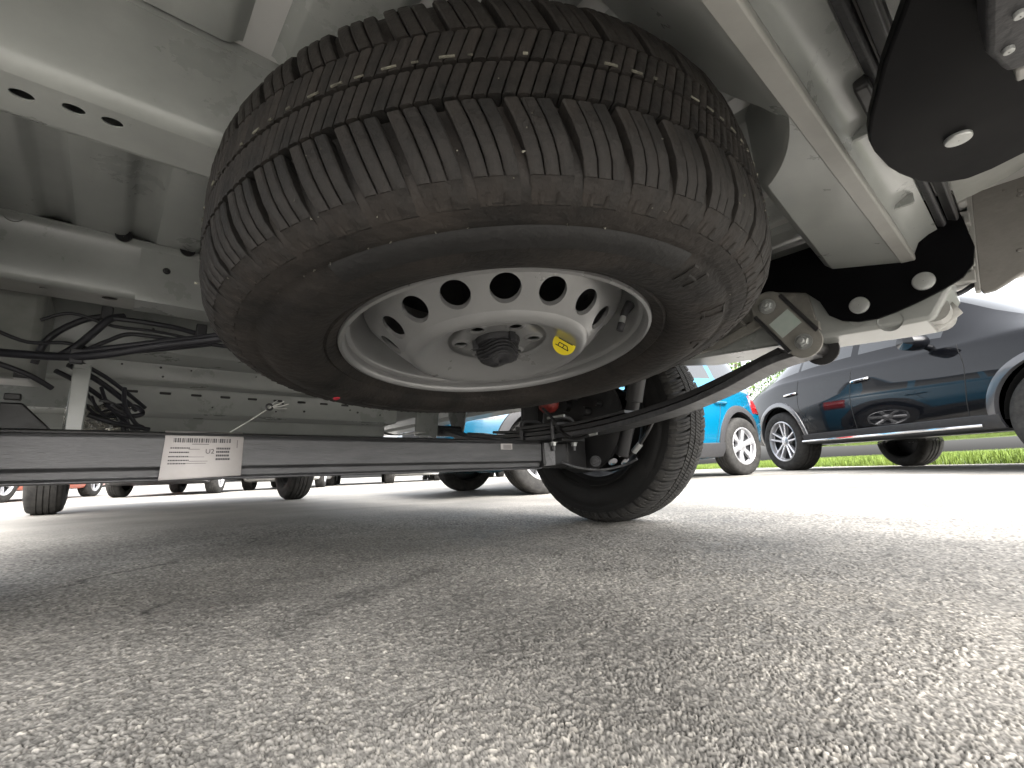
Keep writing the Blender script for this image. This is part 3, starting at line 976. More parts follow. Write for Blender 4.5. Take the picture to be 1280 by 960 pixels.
mb.build('rubber_pad', 'black', van, 30, 0.003)
for x in (0.06, 0.30):
    mb = MB()
    mb.box(x, x + 0.006, -1.056, -1.030, 0.574, 0.590)
    mb.build('gusset', 'under', rc, 30, 0.001)
# inner skin of the rear panel behind the strips
mb = MB()
mb.strip([(-1.093, 0.640), (-1.115, 0.644), (-1.160, 0.655), (-1.21, 0.675), (-1.30, 0.72)], -1.1, 0.52, 'x', -0.002)
rp = mb.build('rear_panel', 'under_dirty', van, 50)
for k in range(4):
    x = 0.0 + k * 0.022
    mb = MB()
    mb.tube([(x, -1.118, 0.6425), (x + 0.03, -1.145, 0.648)], [0.004, 0.003], 8)
    mb.build('pressed_rib', 'under_dirty', rp)

# side of the rear crossmember meets the rail: black bracket plate with two bolts
def yz_plate(name, outl, holes, x, t, m, parent, bevel=0):
    mb = MB()
    plate(mb, outl, holes, t, axes((0, 1, 0), (0, 0, 1), (x, 0, 0)))
    return mb.build(name, m, parent, 0, bevel)
outl = [(-0.735, 0.640), (-0.735, 0.575), (-0.785, 0.568), (-0.845, 0.546), (-0.868, 0.518), (-0.880, 0.485), (-0.900, 0.468), (-0.925, 0.459), (-0.955, 0.4565), (-0.985, 0.462),
        (-1.020, 0.472), (-1.055, 0.484), (-1.080, 0.496), (-1.096, 0.515), (-1.102, 0.545), (-1.098, 0.585), (-1.090, 0.640)]
bp_ = yz_plate('rail_bracket', outl[::-1], [], 0.497, 0.007, 'gloss_black', van, 0.0012)
mb = MB()
round_head(mb, (0.497, -0.932, 0.490), (-1, 0, 0), 0.0165, 0.006)
mb.build('bolt', 'zinc', bp_, 30)
mb = MB()
round_head(mb, (0.497, -1.030, 0.506), (-1, 0, 0), 0.0165, 0.006)
mb.build('bolt', 'zinc', bp_, 30)
mb = MB()
mb.strip([(-0.735, 0.640), (-0.70, 0.60), (-0.66, 0.585), (-0.60, 0.58)], 0.30, 0.497, 'x', 0.002)
mb.build('bracket_web', 'under_dirty', bp_, 40)

# lengthwise chassis rail on the right with kick-up over the axle
mb = MB()
rail = [(-1.035, 0.447), (-1.028, 0.440), (-0.99, 0.440), (-0.80, 0.450), (-0.57, 0.462), (-0.42, 0.490), (-0.25, 0.540), (0.05, 0.560), (0.40, 0.500), (0.70, 0.470), (3.2, 0.46),
        (3.2, 0.65), (-0.70, 0.655), (-1.06, 0.60), (-1.062, 0.49)]
mb.prism(rail, 0.520, 0.660, 'x')
rl = mb.build('chassis_rail', 'under', van, 30, 0.008, 3)
for (y, z, r) in ((-0.97, 0.452, 0.020), (-0.92, 0.468, 0.013), (-0.66, 0.50, 0.008)):
    mb = MB()
    mb.lathe([(0.0005, -0.004), (r * 0.6, -0.004), (r * 0.8, -0.0015), (r, 0.001)], 20, axes((0, 1, 0), (0, 0, 1), (0.520, y, z)) @ Matrix.Rotation(math.pi, 4, 'X'))
    mb.build('pressed_boss', 'under', rl, 40)
mb = MB()      # rounded end cap of the rail
mb.tube([(0.54, -1.030, 0.462), (0.64, -1.030, 0.462)], [0.024, 0.024], 20)
mb.tube([(0.59, -1.020, 0.450), (0.59, -1.060, 0.468)], [0.022, 0.014], 16)
mb.build('rail_end', 'zincpaint', rl, 40)

# spring hanger bracket above the shackle, then the shackle
mb = MB()
mb.prism([(-0.84, 0.60), (-0.855, 0.470), (-0.72, 0.515), (-0.60, 0.472), (-0.58, 0.60)], 0.512, 0.519, 'x')
mb.prism([(-0.86, 0.46), (-0.78, 0.505), (-0.66, 0.47), (-0.55, 0.465), (-0.55, 0.478), (-0.66, 0.49), (-0.78, 0.53), (-0.86, 0.48)], 0.50, 0.512, 'x')
mb.build('spring_hanger', 'cast', van, 30, 0.002)
for y0, z0, y1, z1 in ((-0.70, 0.53, -0.63, 0.475), (-0.70, 0.53, -0.72, 0.50)):
    mb = MB()
    mb.tube([(0.503, y0, z0), (0.503, y1, z1)], 0.004, 8)
    mb.build('gusset', 'cast', van, 30)

SA, SB = Vector((0, -0.775, 0.532)), Vector((0, -0.833, 0.438))
def shackle_outline(w):
    d = (SB - SA).normalized(); n = Vector((0, -d.z, d.y))
    pts = []
    for c, s in ((SB, 1), (SA, -1)):
        for k in range(13):
            a = math.pi * (k / 12 - 0.5) * 1
            q = c + (d * math.cos(a) * s + n * math.sin(a) * s) * w
            pts.append((q.y, q.z))
    return pts
sh_root = None
mb = MB()
plate(mb, shackle_outline(0.034), [], 0.006, axes((0, 1, 0), (0, 0, 1), (0.480, 0, 0)))
sk = mb.build('shackle', 'cast', van, 0, 0.0015)
mb = MB()
plate(mb, shackle_outline(0.034), [], 0.006, axes((0, 1, 0), (0, 0, 1), (0.596, 0, 0)))
mb.build('shackle', 'black', van, 0, 0.0015)
d_ = (SB - SA).normalized(); n_ = Vector((0, -d_.z, d_.y))
mb = MB()
ctr = (SA + SB) / 2
mb.box(-0.0235, 0.0235, -0.021, 0.021, -0.0008, 0.0, axes((0, n_.y, n_.z), (0, d_.y, d_.z), (0.4795, ctr.y, ctr.z)))
mb.build('sticker', 'mint', sk, 0)
for s in (1, -1):                          # rolled edges of the shackle plate
    mb = MB()
    a = SA + n_ * 0.0325 * s; b = SB + n_ * 0.0325 * s
    mb.tube([(0.479, a.y, a.z), (0.479, b.y, b.z)], 0.0042, 8)
    mb.build('rolled_edge', 'black', sk)
for c in (SA, SB):
    mb = MB()
    bolt(mb, (0.480, c.y, c.z), (-1, 0, 0), 0.0115, 0.010, 0.010)
    mb.build('bolt', 'zinc', sk, 30)
mb = MB()
mb.tube([(0.487, SB.y, SB.z), (0.596, SB.y, SB.z)], 0.015, 20)
mb.tube([(0.487, SA.y, SA.z), (0.596, SA.y, SA.z)], 0.017, 20)
mb.build('spring_bush', 'black', van)

# leaf spring, two leaves
def leaf(pts, t, x0, x1, name, m):
    c = catmull([(0, y, z) for y, z in pts], 8)
    line = [(p.y, p.z) for p in c]
    mb = MB()
    mb.strip(line, x0, x1, 'x', t)
    return mb.build(name, m, van, 40, 0.0015)
leaf([(-0.835, 0.418), (-0.80, 0.416), (-0.74, 0.404), (-0.64, 0.3680), (-0.50, 0.3330), (-0.30, 0.3060), (-0.10, 0.2960), (0.05, 0.2960), (0.25, 0.305), (0.45, 0.335), (0.62, 0.380)], 0.016, 0.505, 0.591, 'leaf_spring', 'steel')
leaf([(-0.78, 0.4300), (-0.64, 0.3865), (-0.50, 0.3515), (-0.30, 0.3240), (-0.10, 0.3135), (0.05, 0.3135), (0.25, 0.323), (0.40, 0.345)], 0.014, 0.506, 0.590, 'leaf_spring', 'black')
leaf([(-0.36, 0.3475), (-0.20, 0.3340), (-0.05, 0.3290), (0.10, 0.3300), (0.24, 0.340)], 0.010, 0.510, 0.586, 'leaf_spring', 'black')
# front hanger of that spring
mb = MB()
for x in (0.44, 0.62):
    mb.prism([(0.55, 0.500), (0.60, 0.352), (0.66, 0.346), (0.72, 0.500)], x, x + 0.008, 'x')
mb.prism([(0.54, 0.485), (0.54, 0.520), (0.74, 0.520), (0.74, 0.485)], 0.34, 0.66, 'x')
mb.build('spring_hanger', 'under', van, 30, 0.003)
mb = MB()
mb.tube([(0.44, 0.62, 0.385), (0.63, 0.62, 0.385)], 0.024, 16)
mb.build('spring_bush', 'black', van)
mb = MB()
mb.prism([(0.50, 0.505), (0.485, 0.46), (0.50, 0.35), (0.512, 0.35), (0.50, 0.46), (0.512, 0.505)], 0.33, 0.43, 'x')
mb.prism([(0.50, 0.505), (0.50, 0.33), (0.506, 0.33), (0.512, 0.505)], 0.40, 0.424, 'x')
mb.build('floor_brace', 'under', van, 30, 0.002)
mb = MB()
mb.strip([(0.33, 0.345), (0.55, 0.352), (0.80, 0.40)], 0.245, 0.275, 'x', 0.003)
mb.build('floor_brace', 'zincpaint', van, 30)
# right sill
mb = MB()
mb.prism([(0.850, 0.515), (0.870, 0.494), (0.985, 0.494), (1.010, 0.53), (1.015, 0.66), (0.850, 0.66)], 0.46, 3.15, 'y')
mb.build('sill', 'under', van, 30, 0.004)
mb = MB()
mb.prism([(-1.020, 0.565), (-1.000, 0.545), (-0.90, 0.545), (-0.88, 0.57), (-0.88, 0.66), (-1.02, 0.66)], 0.46, 3.15, 'y')  # left sill, raised out of view to let light underneath
mb.build('sill', 'under', van, 30, 0.004)

# ---- rear axle
sec = [(-0.056, 0.2845), (-0.0600, 0.2790), (-0.0600, 0.2265), (-0.0500, 0.2215), (-0.0490, 0.2085), (-0.0585, 0.2055), (-0.0585, 0.2015), (0.040, 0.2010), (0.044, 0.205), (0.044, 0.284), (0.040, 0.2900), (-0.040, 0.2900), (-0.044, 0.2862)]
mb = MB()
mb.prism(sec, -0.80, 0.470, 'x')
ax = mb.build('axle_beam', 'steel', van, 30, 0.0015)
mb = MB()
mb.prism([(-0.0430, 0.2925), (-0.0430, 0.2895), (-0.0565, 0.2850), (-0.0590, 0.2850), (-0.0585, 0.2880)], -0.80, 0.470, 'x')
mb.build('top_edge_shade', 'black', ax, 30)  # black strip paints in the shade on the upward-facing chamfer
mb = MB()      # forged end, tapering to the hub
mb.prism([(-0.065, 0.2845), (-0.068, 0.2150), (-0.060, 0.2050), (0.050, 0.2050), (0.055, 0.2845)], 0.470, 0.585, 'x')
mb.add([(0.585, -0.068, 0.205), (0.585, 0.055, 0.205), (0.585, 0.055, 0.285), (0.585, -0.068, 0.285), (0.70, -0.050, 0.200), (0.70, 0.050, 0.200), (0.70, 0.050, 0.33), (0.70, -0.050, 0.33)],
       [(0, 1, 5, 4), (1, 2, 6, 5), (2, 3, 7, 6), (3, 0, 4, 7), (4, 5, 6, 7), (3, 2, 1, 0)])
mb.build('axle_end', 'black', ax, 30, 0.003)
mb = MB()      # web facets at the end
mb.add([(0.470, -0.0605, 0.284), (0.470, -0.0605, 0.210), (0.505, -0.085, 0.212), (0.512, -0.080, 0.284), (0.53, -0.062, 0.284), (0.53, -0.062, 0.210)], [(0, 1, 2, 3), (3, 2, 5, 4)])
mb.build('axle_web', 'steel', ax, 0)
mb = MB()      # spring seat plates and tail
mb.box(0.495, 0.605, -0.130, 0.110, 0.2855, 0.2945)
mb.build('spring_seat', 'black', ax, 30, 0.002)
mb = MB()
mb.box(0.495, 0.605, -0.110, 0.090, 0.336, 0.350)
mb.build('clamp_plate', 'black', ax, 30, 0.003)
for y in (-0.085, 0.065):
    mb = MB()
    pts = catmull([(0.500, y, 0.258), (0.500, y, 0.345), (0.512, y, 0.364), (0.55, y, 0.369), (0.588, y, 0.364), (0.600, y, 0.345), (0.600, y, 0.258)], 4)
    mb.tube(pts, 0.0065, 10)
    mb.build('u_bolt', 'steel', ax)
    for x in (0.500, 0.600):
        mb = MB()
        bolt(mb, (x, y, 0.2850), (0, 0, -1), 0.0095, 0.010, 0.012)
        mb.build('nut', 'zinc', ax, 30)
mb = MB()
mb.tube(catmull([(0.505, -0.04, 0.40), (0.500, -0.09, 0.36), (0.503, -0.12, 0.315), (0.510, -0.17, 0.290), (0.52, -0.22, 0.298)], 5), 0.0055, 10)
mb.build('brake_hose', 'black', van)
mb = MB()
mb.tube([(0.52, -0.215, 0.2975), (0.525, -0.245, 0.302)], 0.006, 10)
mb.tube([(0.50, -0.065, 0.365), (0.505, -0.135, 0.366)], 0.0045, 10)
mb.build('hose_fitting', 'zinc', van)
# bump stop
mb = MB()
mb.lathe([(0.0005, 0.0), (0.020, 0.0), (0.034, 0.016), (0.036, 0.034), (0.030, 0.046), (0.036, 0.060), (0.036, 0.078), (0.0005, 0.078)], 24, Matrix.Translation((0.575, 0.0, 0.395)))
mb.build('bump_stop', 'redrubber', van)
mb = MB()
mb.lathe([(0.0005, 0.078), (0.042, 0.078), (0.044, 0.105), (0.06, 0.16), (0.0005, 0.16)], 24, Matrix.Translation((0.575, 0.0, 0.395)))
mb.build('bump_stop_seat', 'zincpaint', van)
# bracket left of the spring: dark upright
mb = MB()
mb.box(0.545, 0.62, 0.10, 0.115, 0.325, 0.56)
mb.build('hose_bracket', 'black', van, 30, 0.003)
# damper
mb = MB()
mb.tube([(0.655, -0.235, 0.235), (0.650, -0.300, 0.40)], 0.021, 18)
mb.tube([(0.650, -0.300, 0.40), (0.645, -0.360, 0.60)], 0.027, 18)
mb.build('damper', 'black', van, 40)
mb = MB()
bolt(mb, (0.628, -0.150, 0.220), (-0.9, -0.4, 0), 0.0125, 0.008)
mb.build('bolt', 'steel', ax, 30)
mb = MB()
mb.tube(catmull([(0.53, -0.09, 0.220), (0.58, -0.12, 0.200), (0.64, -0.17, 0.192), (0.69, -0.22, 0.205), (0.70, -0.26, 0.222)], 5), [0.004] * 21, 8)
mb.build('brake_pipe', 'steel', van)
mb = MB()
mb.tube(catmull([(0.690, -0.225, 0.225), (0.688, -0.265, 0.250), (0.690, -0.305, 0.292), (0.70, -0.330, 0.335)], 5), 0.0055, 10)
mb.build('brake_hose', 'black', van)
mb = MB()
mb.tube([(0.688, -0.258, 0.244), (0.689, -0.285, 0.268)], 0.0095, 10)
mb.tube([(0.684, -0.205, 0.236), (0.684, -0.225, 0.240)], 0.006, 8)
mb.build('hose_fitting', 'zinc', van)
# brake back plate and drum
mb = MB()
mt = axes((0, 1, 0), (0, 0, 1), (0.715, 0, 0.372))
mb.lathe([(0.0005, 0), (0.05, -0.012), (0.09, 0.0), (0.170, 0.004), (0.190, 0.016), (0.190, 0.03), (0.0005, 0.03)], 48, mt)
mb.build('brake_plate', 'black', van, 40)
for (y, z, r) in ((-0.06, 0.40, 0.016), (0.03, 0.43, 0.02), (-0.1, 0.33, 0.01), (-0.02, 0.46, 0.012), (-0.12, 0.42, 0.008)):
    mb = MB()
    mb.lathe([(0.0005, -0.03), (r, -0.03), (r * 1.2, 0.0)], 14, axes((0, 1, 0), (0, 0, 1), (0.715, y, z)))
    mb.build('brake_fitting', 'black', van)

# ---- label stuck on the beam
mb = MB()
lx0, lx1 = -0.5085, -0.3785
mb.add([(lx0 - 0.001, -0.0607, 0.2025), (lx1, -0.0607, 0.2075), (lx1 + 0.001, -0.0607, 0.2800), (lx0 + 0.003, -0.0607, 0.2800),
        (lx0 + 0.003, -0.0450, 0.2940), (lx1 + 0.001, -0.0450, 0.2940), (lx0 - 0.001, -0.0611, 0.2060), (lx1, -0.0609, 0.2100)],
       [(6, 7, 2, 3), (0, 1, 7, 6), (3, 2, 5, 4)])
lb = mb.build('paper_label', 'paper', van, 60)
md = lb.modifiers.new('solid', 'SOLIDIFY'); md.thickness = 0.0003; md.offset = 0
mb = MB()
def mark(x0, x1, z0, z1):
    mb.box(lx0 + x0, lx0 + x1, -0.0617, -0.06115, z0, z1)
x = 0.016
for k in range(34):
    w = rnd.choice([0.0007, 0.0012, 0.002, 0.0028])
    mark(x, x + w, 0.2715, 0.2795)
    x += w + rnd.choice([0.0008, 0.0012, 0.002])
    if x > 0.108: break
mark(0.045, 0.072, 0.2680, 0.2690)
for z, a, b in ((0.2600, 0.012, 0.040), (0.2520, 0.011, 0.040), (0.2440, 0.010, 0.040), (0.2370, 0.010, 0.040), (0.2310, 0.010, 0.034)):
    xx = a
    while xx < b:
        w = rnd.uniform(0.0015, 0.004)
        mark(xx, xx + w, z, z + 0.0022); xx += w + 0.0007
for z, a, b in ((0.2585, 0.040, 0.058), (0.2440, 0.040, 0.066), (0.2360, 0.042, 0.072), (0.2320, 0.036, 0.070)):
    mark(a, b, z, z + 0.0007)
for z in (0.2585, 0.2520, 0.2450, 0.2380):
    xx = 0.085
    while xx < 0.106:
        w = rnd.uniform(0.0018, 0.0032)
        mark(xx, xx + w, z, z + 0.0038); mark(xx + 0.0006, xx + w - 0.0004, z + 0.001, z + 0.0012); xx += w + 0.0006
for k in range(7):
    mark(0.1195, 0.1205, 0.262 + k * 0.0022, 0.2636 + k * 0.0022)
vs, fs = text_mesh('U2', 0.0125)
mb.add([(lx0 + 0.0745 + p.x, -0.0614 - p.z, 0.2545 + p.y) for p in vs], fs)
mb.build('label_print', 'print', lb, 0)
mb = MB()
mb.box(0.300, 0.345, -0.0608, -0.0602, 0.262, 0.2795)
l2 = mb.build('paper_label', 'paper', van, 0)
mb = MB()
for k in range(4):
    mb.box(0.309, 0.340, -0.0612, -0.0609, 0.2645 + k * 0.0033, 0.2662 + k * 0.0033)
mb.build('label_print', M['steel'], l2, 0)
mb = MB()      # tie thread with its knot, held above the label
mb.tube([(-0.400, -0.045, 0.294), (-0.372, -0.072, 0.316), (-0.342, -0.10, 0.3415)], 0.0012, 6)
for k in range(9):
    a = Vector((-0.342, -0.10, 0.3415)); b = a + Vector((rnd.uniform(0.004, 0.035), rnd.uniform(-0.02, 0.01), rnd.uniform(-0.004, 0.016)))
    mb.tube([a, (a + b) / 2 + Vector((0, 0, rnd.uniform(-0.004, 0.004))), b], 0.0010, 5)
mb.build('tie_thread', 'thread', van)
mb = MB()
mb.tube([(-0.344 + 0.006 * math.cos(q), -0.102, 0.342 + 0.006 * math.sin(q)) for q in np.linspace(0, 6.28, 14)], 0.0022, 6)
mb.build('cable_eye', 'black', van)

# ---- pipes, cables and small brackets on the left
def cable(name, pts, r, m='cable', sub=6, n=10):
    mb = MB()
    mb.tube(catmull(pts, sub), r, n)
    return mb.build(name, m, van, 60)
cable('cable_conduit', [(-0.90, 0.03, 0.425), (-0.736, 0.0, 0.422), (-0.636, -0.05, 0.4185), (-0.53, -0.10, 0.4425), (-0.455, -0.15, 0.455), (-0.35, -0.22, 0.475), (-0.2, -0.3, 0.50)], 0.0072)
cable('cable_conduit', [(-0.636, -0.045, 0.428), (-0.53, -0.09, 0.452), (-0.455, -0.14, 0.464), (-0.35, -0.21, 0.484)], 0.0055)
cable('flexible_hose', [(-0.700, 0.06, 0.42), (-0.690, 0.05, 0.458), (-0.672, 0.05, 0.486), (-0.642, 0.05, 0.512), (-0.615, 0.05, 0.524)], 0.0058)
cable('flexible_hose', [(-0.668, 0.03, 0.430), (-0.645, 0.03, 0.455), (-0.625, 0.03, 0.485), (-0.605, 0.03, 0.515), (-0.585, 0.04, 0.527)], 0.0070)
cable('brake_pipe', [(-0.605, 0.03, 0.518), (-0.55, 0.02, 0.516), (-0.50, 0.0, 0.508), (-0.44, -0.04, 0.488), (-0.36, -0.10, 0.478)], 0.0050)
cable('brake_pipe', [(-0.640, 0.02, 0.440), (-0.605, 0.02, 0.468), (-0.575, 0.02, 0.487), (-0.53, 0.01, 0.486), (-0.47, -0.02, 0.478), (-0.40, -0.06, 0.468)], 0.0040)
for dx, dz, r in ((0, 0, 0.0055), (-0.016, -0.014, 0.0045), (0.014, 0.006, 0.0040)):
    cable('brake_hose', [(-0.655 + dx, 0.06, 0.424 + dz), (-0.615 + dx, 0.09, 0.405 + dz), (-0.575 + dx, 0.12, 0.377 + dz), (-0.545 + dx, 0.15, 0.355 + dz)], r)
cable('brake_hose', [(-0.60, 0.10, 0.37), (-0.585, 0.11, 0.350), (-0.56, 0.12, 0.338), (-0.535, 0.13, 0.345), (-0.55, 0.14, 0.362), (-0.59, 0.13, 0.358)], 0.0048)
cable('brake_hose', [(-0.62, 0.10, 0.335), (-0.59, 0.11, 0.325), (-0.56, 0.12, 0.318), (-0.52, 0.13, 0.312)], 0.0045)
cable('brake_pipe', [(-0.74, 0.0, 0.405), (-0.70, 0.01, 0.390), (-0.67, 0.03, 0.372)], 0.0045)
for k in range(7):
    q = rnd.uniform(-0.01, 0.01)
    cable('brake_hose', [(-0.645 + 0.012 * k + q, 0.08, 0.372 + rnd.uniform(-0.02, 0.02)), (-0.625 + 0.010 * k, 0.10 + q, 0.350 + rnd.uniform(-0.015, 0.015)), (-0.605 + 0.010 * k, 0.12, 0.338 + rnd.uniform(-0.02, 0.02)), (-0.580 + 0.008 * k, 0.13 + q, 0.325 + rnd.uniform(-0.02, 0.02)), (-0.56 + 0.006 * k, 0.13, 0.305)], rnd.uniform(0.0022, 0.0042), rnd.choice(['cable', 'cable', 'steel']))
cable('brake_pipe', [(-0.76, 0.02, 0.470), (-0.71, 0.03, 0.452), (-0.66, 0.04, 0.460), (-0.60, 0.03, 0.448), (-0.52, -0.02, 0.455), (-0.45, -0.08, 0.462)], 0.0032)
cable('brake_pipe', [(-0.70, 0.05, 0.500), (-0.66, 0.045, 0.520), (-0.60, 0.04, 0.505), (-0.53, 0.02, 0.500), (-0.44, -0.03, 0.478)], 0.0030)
for k, (x, y, z) in enumerate(((-0.610, 0.035, 0.524), (-0.463, -0.035, 0.497), (-0.395, -0.16, 0.462), (-0.64, -0.045, 0.416))):
    mb = MB()
    mb.box(x - 0.009, x + 0.009, y - 0.006, y + 0.006, z - 0.010, z + 0.016)
    mb.build('pipe_clip', 'blackplastic', van, 30, 0.002)
# tank between the axle and the left edge
mb = MB()
mb.prism([(0.10, 0.59), (0.10, 0.425), (0.125, 0.40), (0.28, 0.41), (0.28, 0.59)], -1.0, -0.700, 'x')
mb.build('canister', 'under_dirty', van, 40, 0.014, 3)
mb = MB()
mb.box(-0.648, -0.622, 0.045, 0.055, 0.285, 0.425)
mb.box(-0.648, -0.622, 0.045, 0.10, 0.415, 0.425)
mb.build('hanger_strap', 'under', van, 30, 0.003)
mb = MB()
mb.prism([(-0.74, 0.29), (-0.74, 0.352), (-0.71, 0.352), (-0.655, 0.29)], 0.10, 0.12, 'y')
mb.build('dark_void_plate', 'black', van, 30, 0.003)  # black plate standing in for a dark void
for (x, z) in ((-0.716, 0.402), (-0.723, 0.361)):
    mb = MB()
    mb.box(x - 0.011, x + 0.011, 0.085, 0.099, z - 0.006, z + 0.006)
    mb.build('clip', 'black', van, 30, 0.002)
# crumpled foil shield
mb = MB()
n = 16
vs = [(-0.655 + 0.10 * i / n, 0.14 + rnd.uniform(-0.012, 0.012), 0.285 + 0.075 * j / n + rnd.uniform(-0.003, 0.003)) for i in range(n + 1) for j in range(n + 1)]
mb.add(vs, [(i * (n + 1) + j, (i + 1) * (n + 1) + j, (i + 1) * (n + 1) + j + 1, i * (n + 1) + j + 1) for i in range(n) for j in range(n)])
fo = mb.build('foil_shield', 'foil', van, 25)
md = fo.modifiers.new('solid', 'SOLIDIFY'); md.thickness = 0.0008

# ---- rear bumper, seen from inside and below
outb = [(-0.60, -1.34), (0.02, -1.34), (0.075, -1.22), (0.103, -1.160), (0.114, -1.136), (0.116, -1.122), (0.113, -1.111), (0.105, -1.099), (0.093, -1.089), (0.081, -1.082), (0.066, -1.076),
        (0.042, -1.0685), (0.015, -1.063), (-0.024, -1.0595), (-0.05, -1.060), (-0.066, -1.0625), (-0.09, -1.069), (-0.152, -1.090), (-0.21, -1.115), (-0.60, -1.25)]
mb = MB()
plate(mb, outb, [], 0.012, Matrix.Translation((0, 0, 0.500)))
bu = mb.build('step_plate', 'gloss_black', van, 0, 0.003)
mb = MB()
round_head(mb, (0.012, -1.118, 0.500), (0, 0, -1), 0.0105, 0.004)
mb.build('bolt', 'zinc', bu, 30)
mb = MB()
mb.prism([(-0.30, -1.150), (-0.150, -1.142), (-0.118, -1.150), (-0.10, -1.20), (-0.30, -1.24)], 0.466, 0.4995, 'z')
br = mb.build('tow_bracket', 'blackplastic', van, 30, 0.004)
for x, y in ((-0.148, -1.152), (-0.180, -1.158), (-0.125, -1.165)):
    mb = MB()
    round_head(mb, (x, y, 0.466), (0, 0, -1), 0.0032, 0.003)
    mb.build('bolt', 'zinc', br, 30)
mb = MB()
mb.box(-0.096, -0.078, -1.172, -1.156, 0.478, 0.500)
mb.build('bracket_tab', 'zincpaint', br, 30, 0.002)
# grey end of the bumper on the right
mb = MB()
plate(mb, [(-1.345, 0.90), (-1.33, 0.56), (-1.150, 0.520), (-1.130, 0.508), (-1.112, 0.499), (-1.095, 0.498), (-1.092, 0.51), (-1.128, 0.90)], [], 0.012, axes((0, 1, 0), (0, 0, 1), (0.650, 0, 0)))
be = mb.build('bumper_end', 'bumper', van, 0, 0.003)
mb = MB()
for k in range(22):
    y = rnd.uniform(-1.21, -1.11); z = rnd.uniform(0.55, 0.86); r = rnd.uniform(0.003, 0.005)
    mb.lathe([(0.0003, 0.0025), (r * 0.7, 0.0022), (r, -0.0004)], 10, axes((0, 1, 0), (0, 0, 1), (0.650, y, z)) @ Matrix.Rotation(math.pi, 4, 'X'))
mb.build('moulded_dimple', 'bumper', be, 40)['kind'] = 'stuff'
mb = MB()
mb.prism([(-1.093, 0.500), (-1.086, 0.500), (-1.122, 0.90), (-1.130, 0.90)], 0.628, 0.652, 'x')
mb.build('edge_rib', 'zincpaint', be, 30, 0.001)
for z in (0.53, 0.60, 0.67, 0.74):
    mb = MB()
    yb = -1.088 - (z - 0.50) * 0.09
    mb.box(0.600, 0.640, yb, yb + 0.014, z, z + 0.045)
    mb.build('clip_tower', 'zincpaint', be, 30, 0.002)
for z, s in ((0.575, 1), (0.650, 0.8), (0.535, 0.7), (0.71, 0.7)):
    yb = -1.085 - (z - 0.50) * 0.09
    mb = MB()
    mb.prism([(yb - 0.005, z), (yb + 0.012, z + 0.004), (yb + 0.048 * s, z - 0.018 * s), (yb + 0.050 * s, z - 0.026 * s), (yb + 0.036 * s, z - 0.024 * s), (yb - 0.003, z - 0.030 * s)], 0.600, 0.622, 'x')
    mb.build('clip_hook', 'zincpaint', be, 30, 0.0015)
cable('wiring', [(0.62, -1.075, 0.54), (0.60, -1.055, 0.515), (0.615, -1.05, 0.50), (0.63, -1.07, 0.505), (0.64, -1.09, 0.52)], 0.0045)
cable('wiring', [(0.60, -1.075, 0.70), (0.59, -1.06, 0.66), (0.61, -1.055, 0.64), (0.63, -1.08, 0.60)], 0.0040)
mb = MB()
mb.box(0.505, 0.66, -1.09, -1.00, 0.585, 0.66)
mb.build('dark_gap_block', 'gloss_black', van, 30, 0.004)  # black block added to paint in the dark gap beside the bracket
mb = MB()
mb.box(0.655, 0.99, -1.30, -0.45, 0.655, 0.665)
mb.build('corner_panel', 'black', van, 30, 0.004)
mb = MB()
mb.strip([(-1.30, 0.56), (-1.62, 0.55), (-1.66, 0.58), (-1.67, 0.66), (-1.67, 0.78)], -1.02, 1.0, 'x', 0.006)  # lengthened backwards out of view to shade the foreground
mb.build('bumper_skin', 'bumper', van, 40)

# ---- the body above the floor, its unseen tail lengthened to shade the ground
def van_body():
    mb = MB()
    W0, W1 = -1.03, 1.02
    prof = [(-1.62, 0.70), (-1.635, 1.2), (-1.62, 2.2), (-1.56, 2.42), (-1.4, 2.50), (2.9, 2.50), (3.3, 2.42), (3.7, 2.15), (4.35, 1.35), (4.75, 1.15), (4.98, 0.95), (5.02, 0.55), (4.95, 0.37), (4.50, 0.35), (4.48, 0.72), (3.60, 0.74), (3.56, 0.50), (3.15, 0.49), (3.15, 0.70)]  # front underside raised, unseen, so more light gets below
    mb.prism(prof, W0, W1, 'x')
    o = mb.build('body', 'vanpaint', van, 30, 0.05, 3)
    for x0, x1 in ((W0, W0 + 0.03), (W1 - 0.03, W1)):
        for y0, y1, z0 in ((-1.60, -0.46, 0.605), (0.46, 3.2, 0.50 if x0 > 0 else 0.56)):  # left skirt cut higher, out of view, to admit light
            mb = MB()
            mb.box(x0, x1, y0, y1, z0, 0.72)
            mb.build('side_skirt', 'vanpaint', van, 30, 0.006)
    for x in (W0 - 0.004, W1 + 0.004):
        mb = MB()
        mb.prism([(2.6, 1.45), (2.6, 2.15), (3.25, 2.15), (3.95, 1.45)], x - 0.003, x + 0.003, 'x')
        mb.build('side_window', 'glass', o, 0)
van_body()

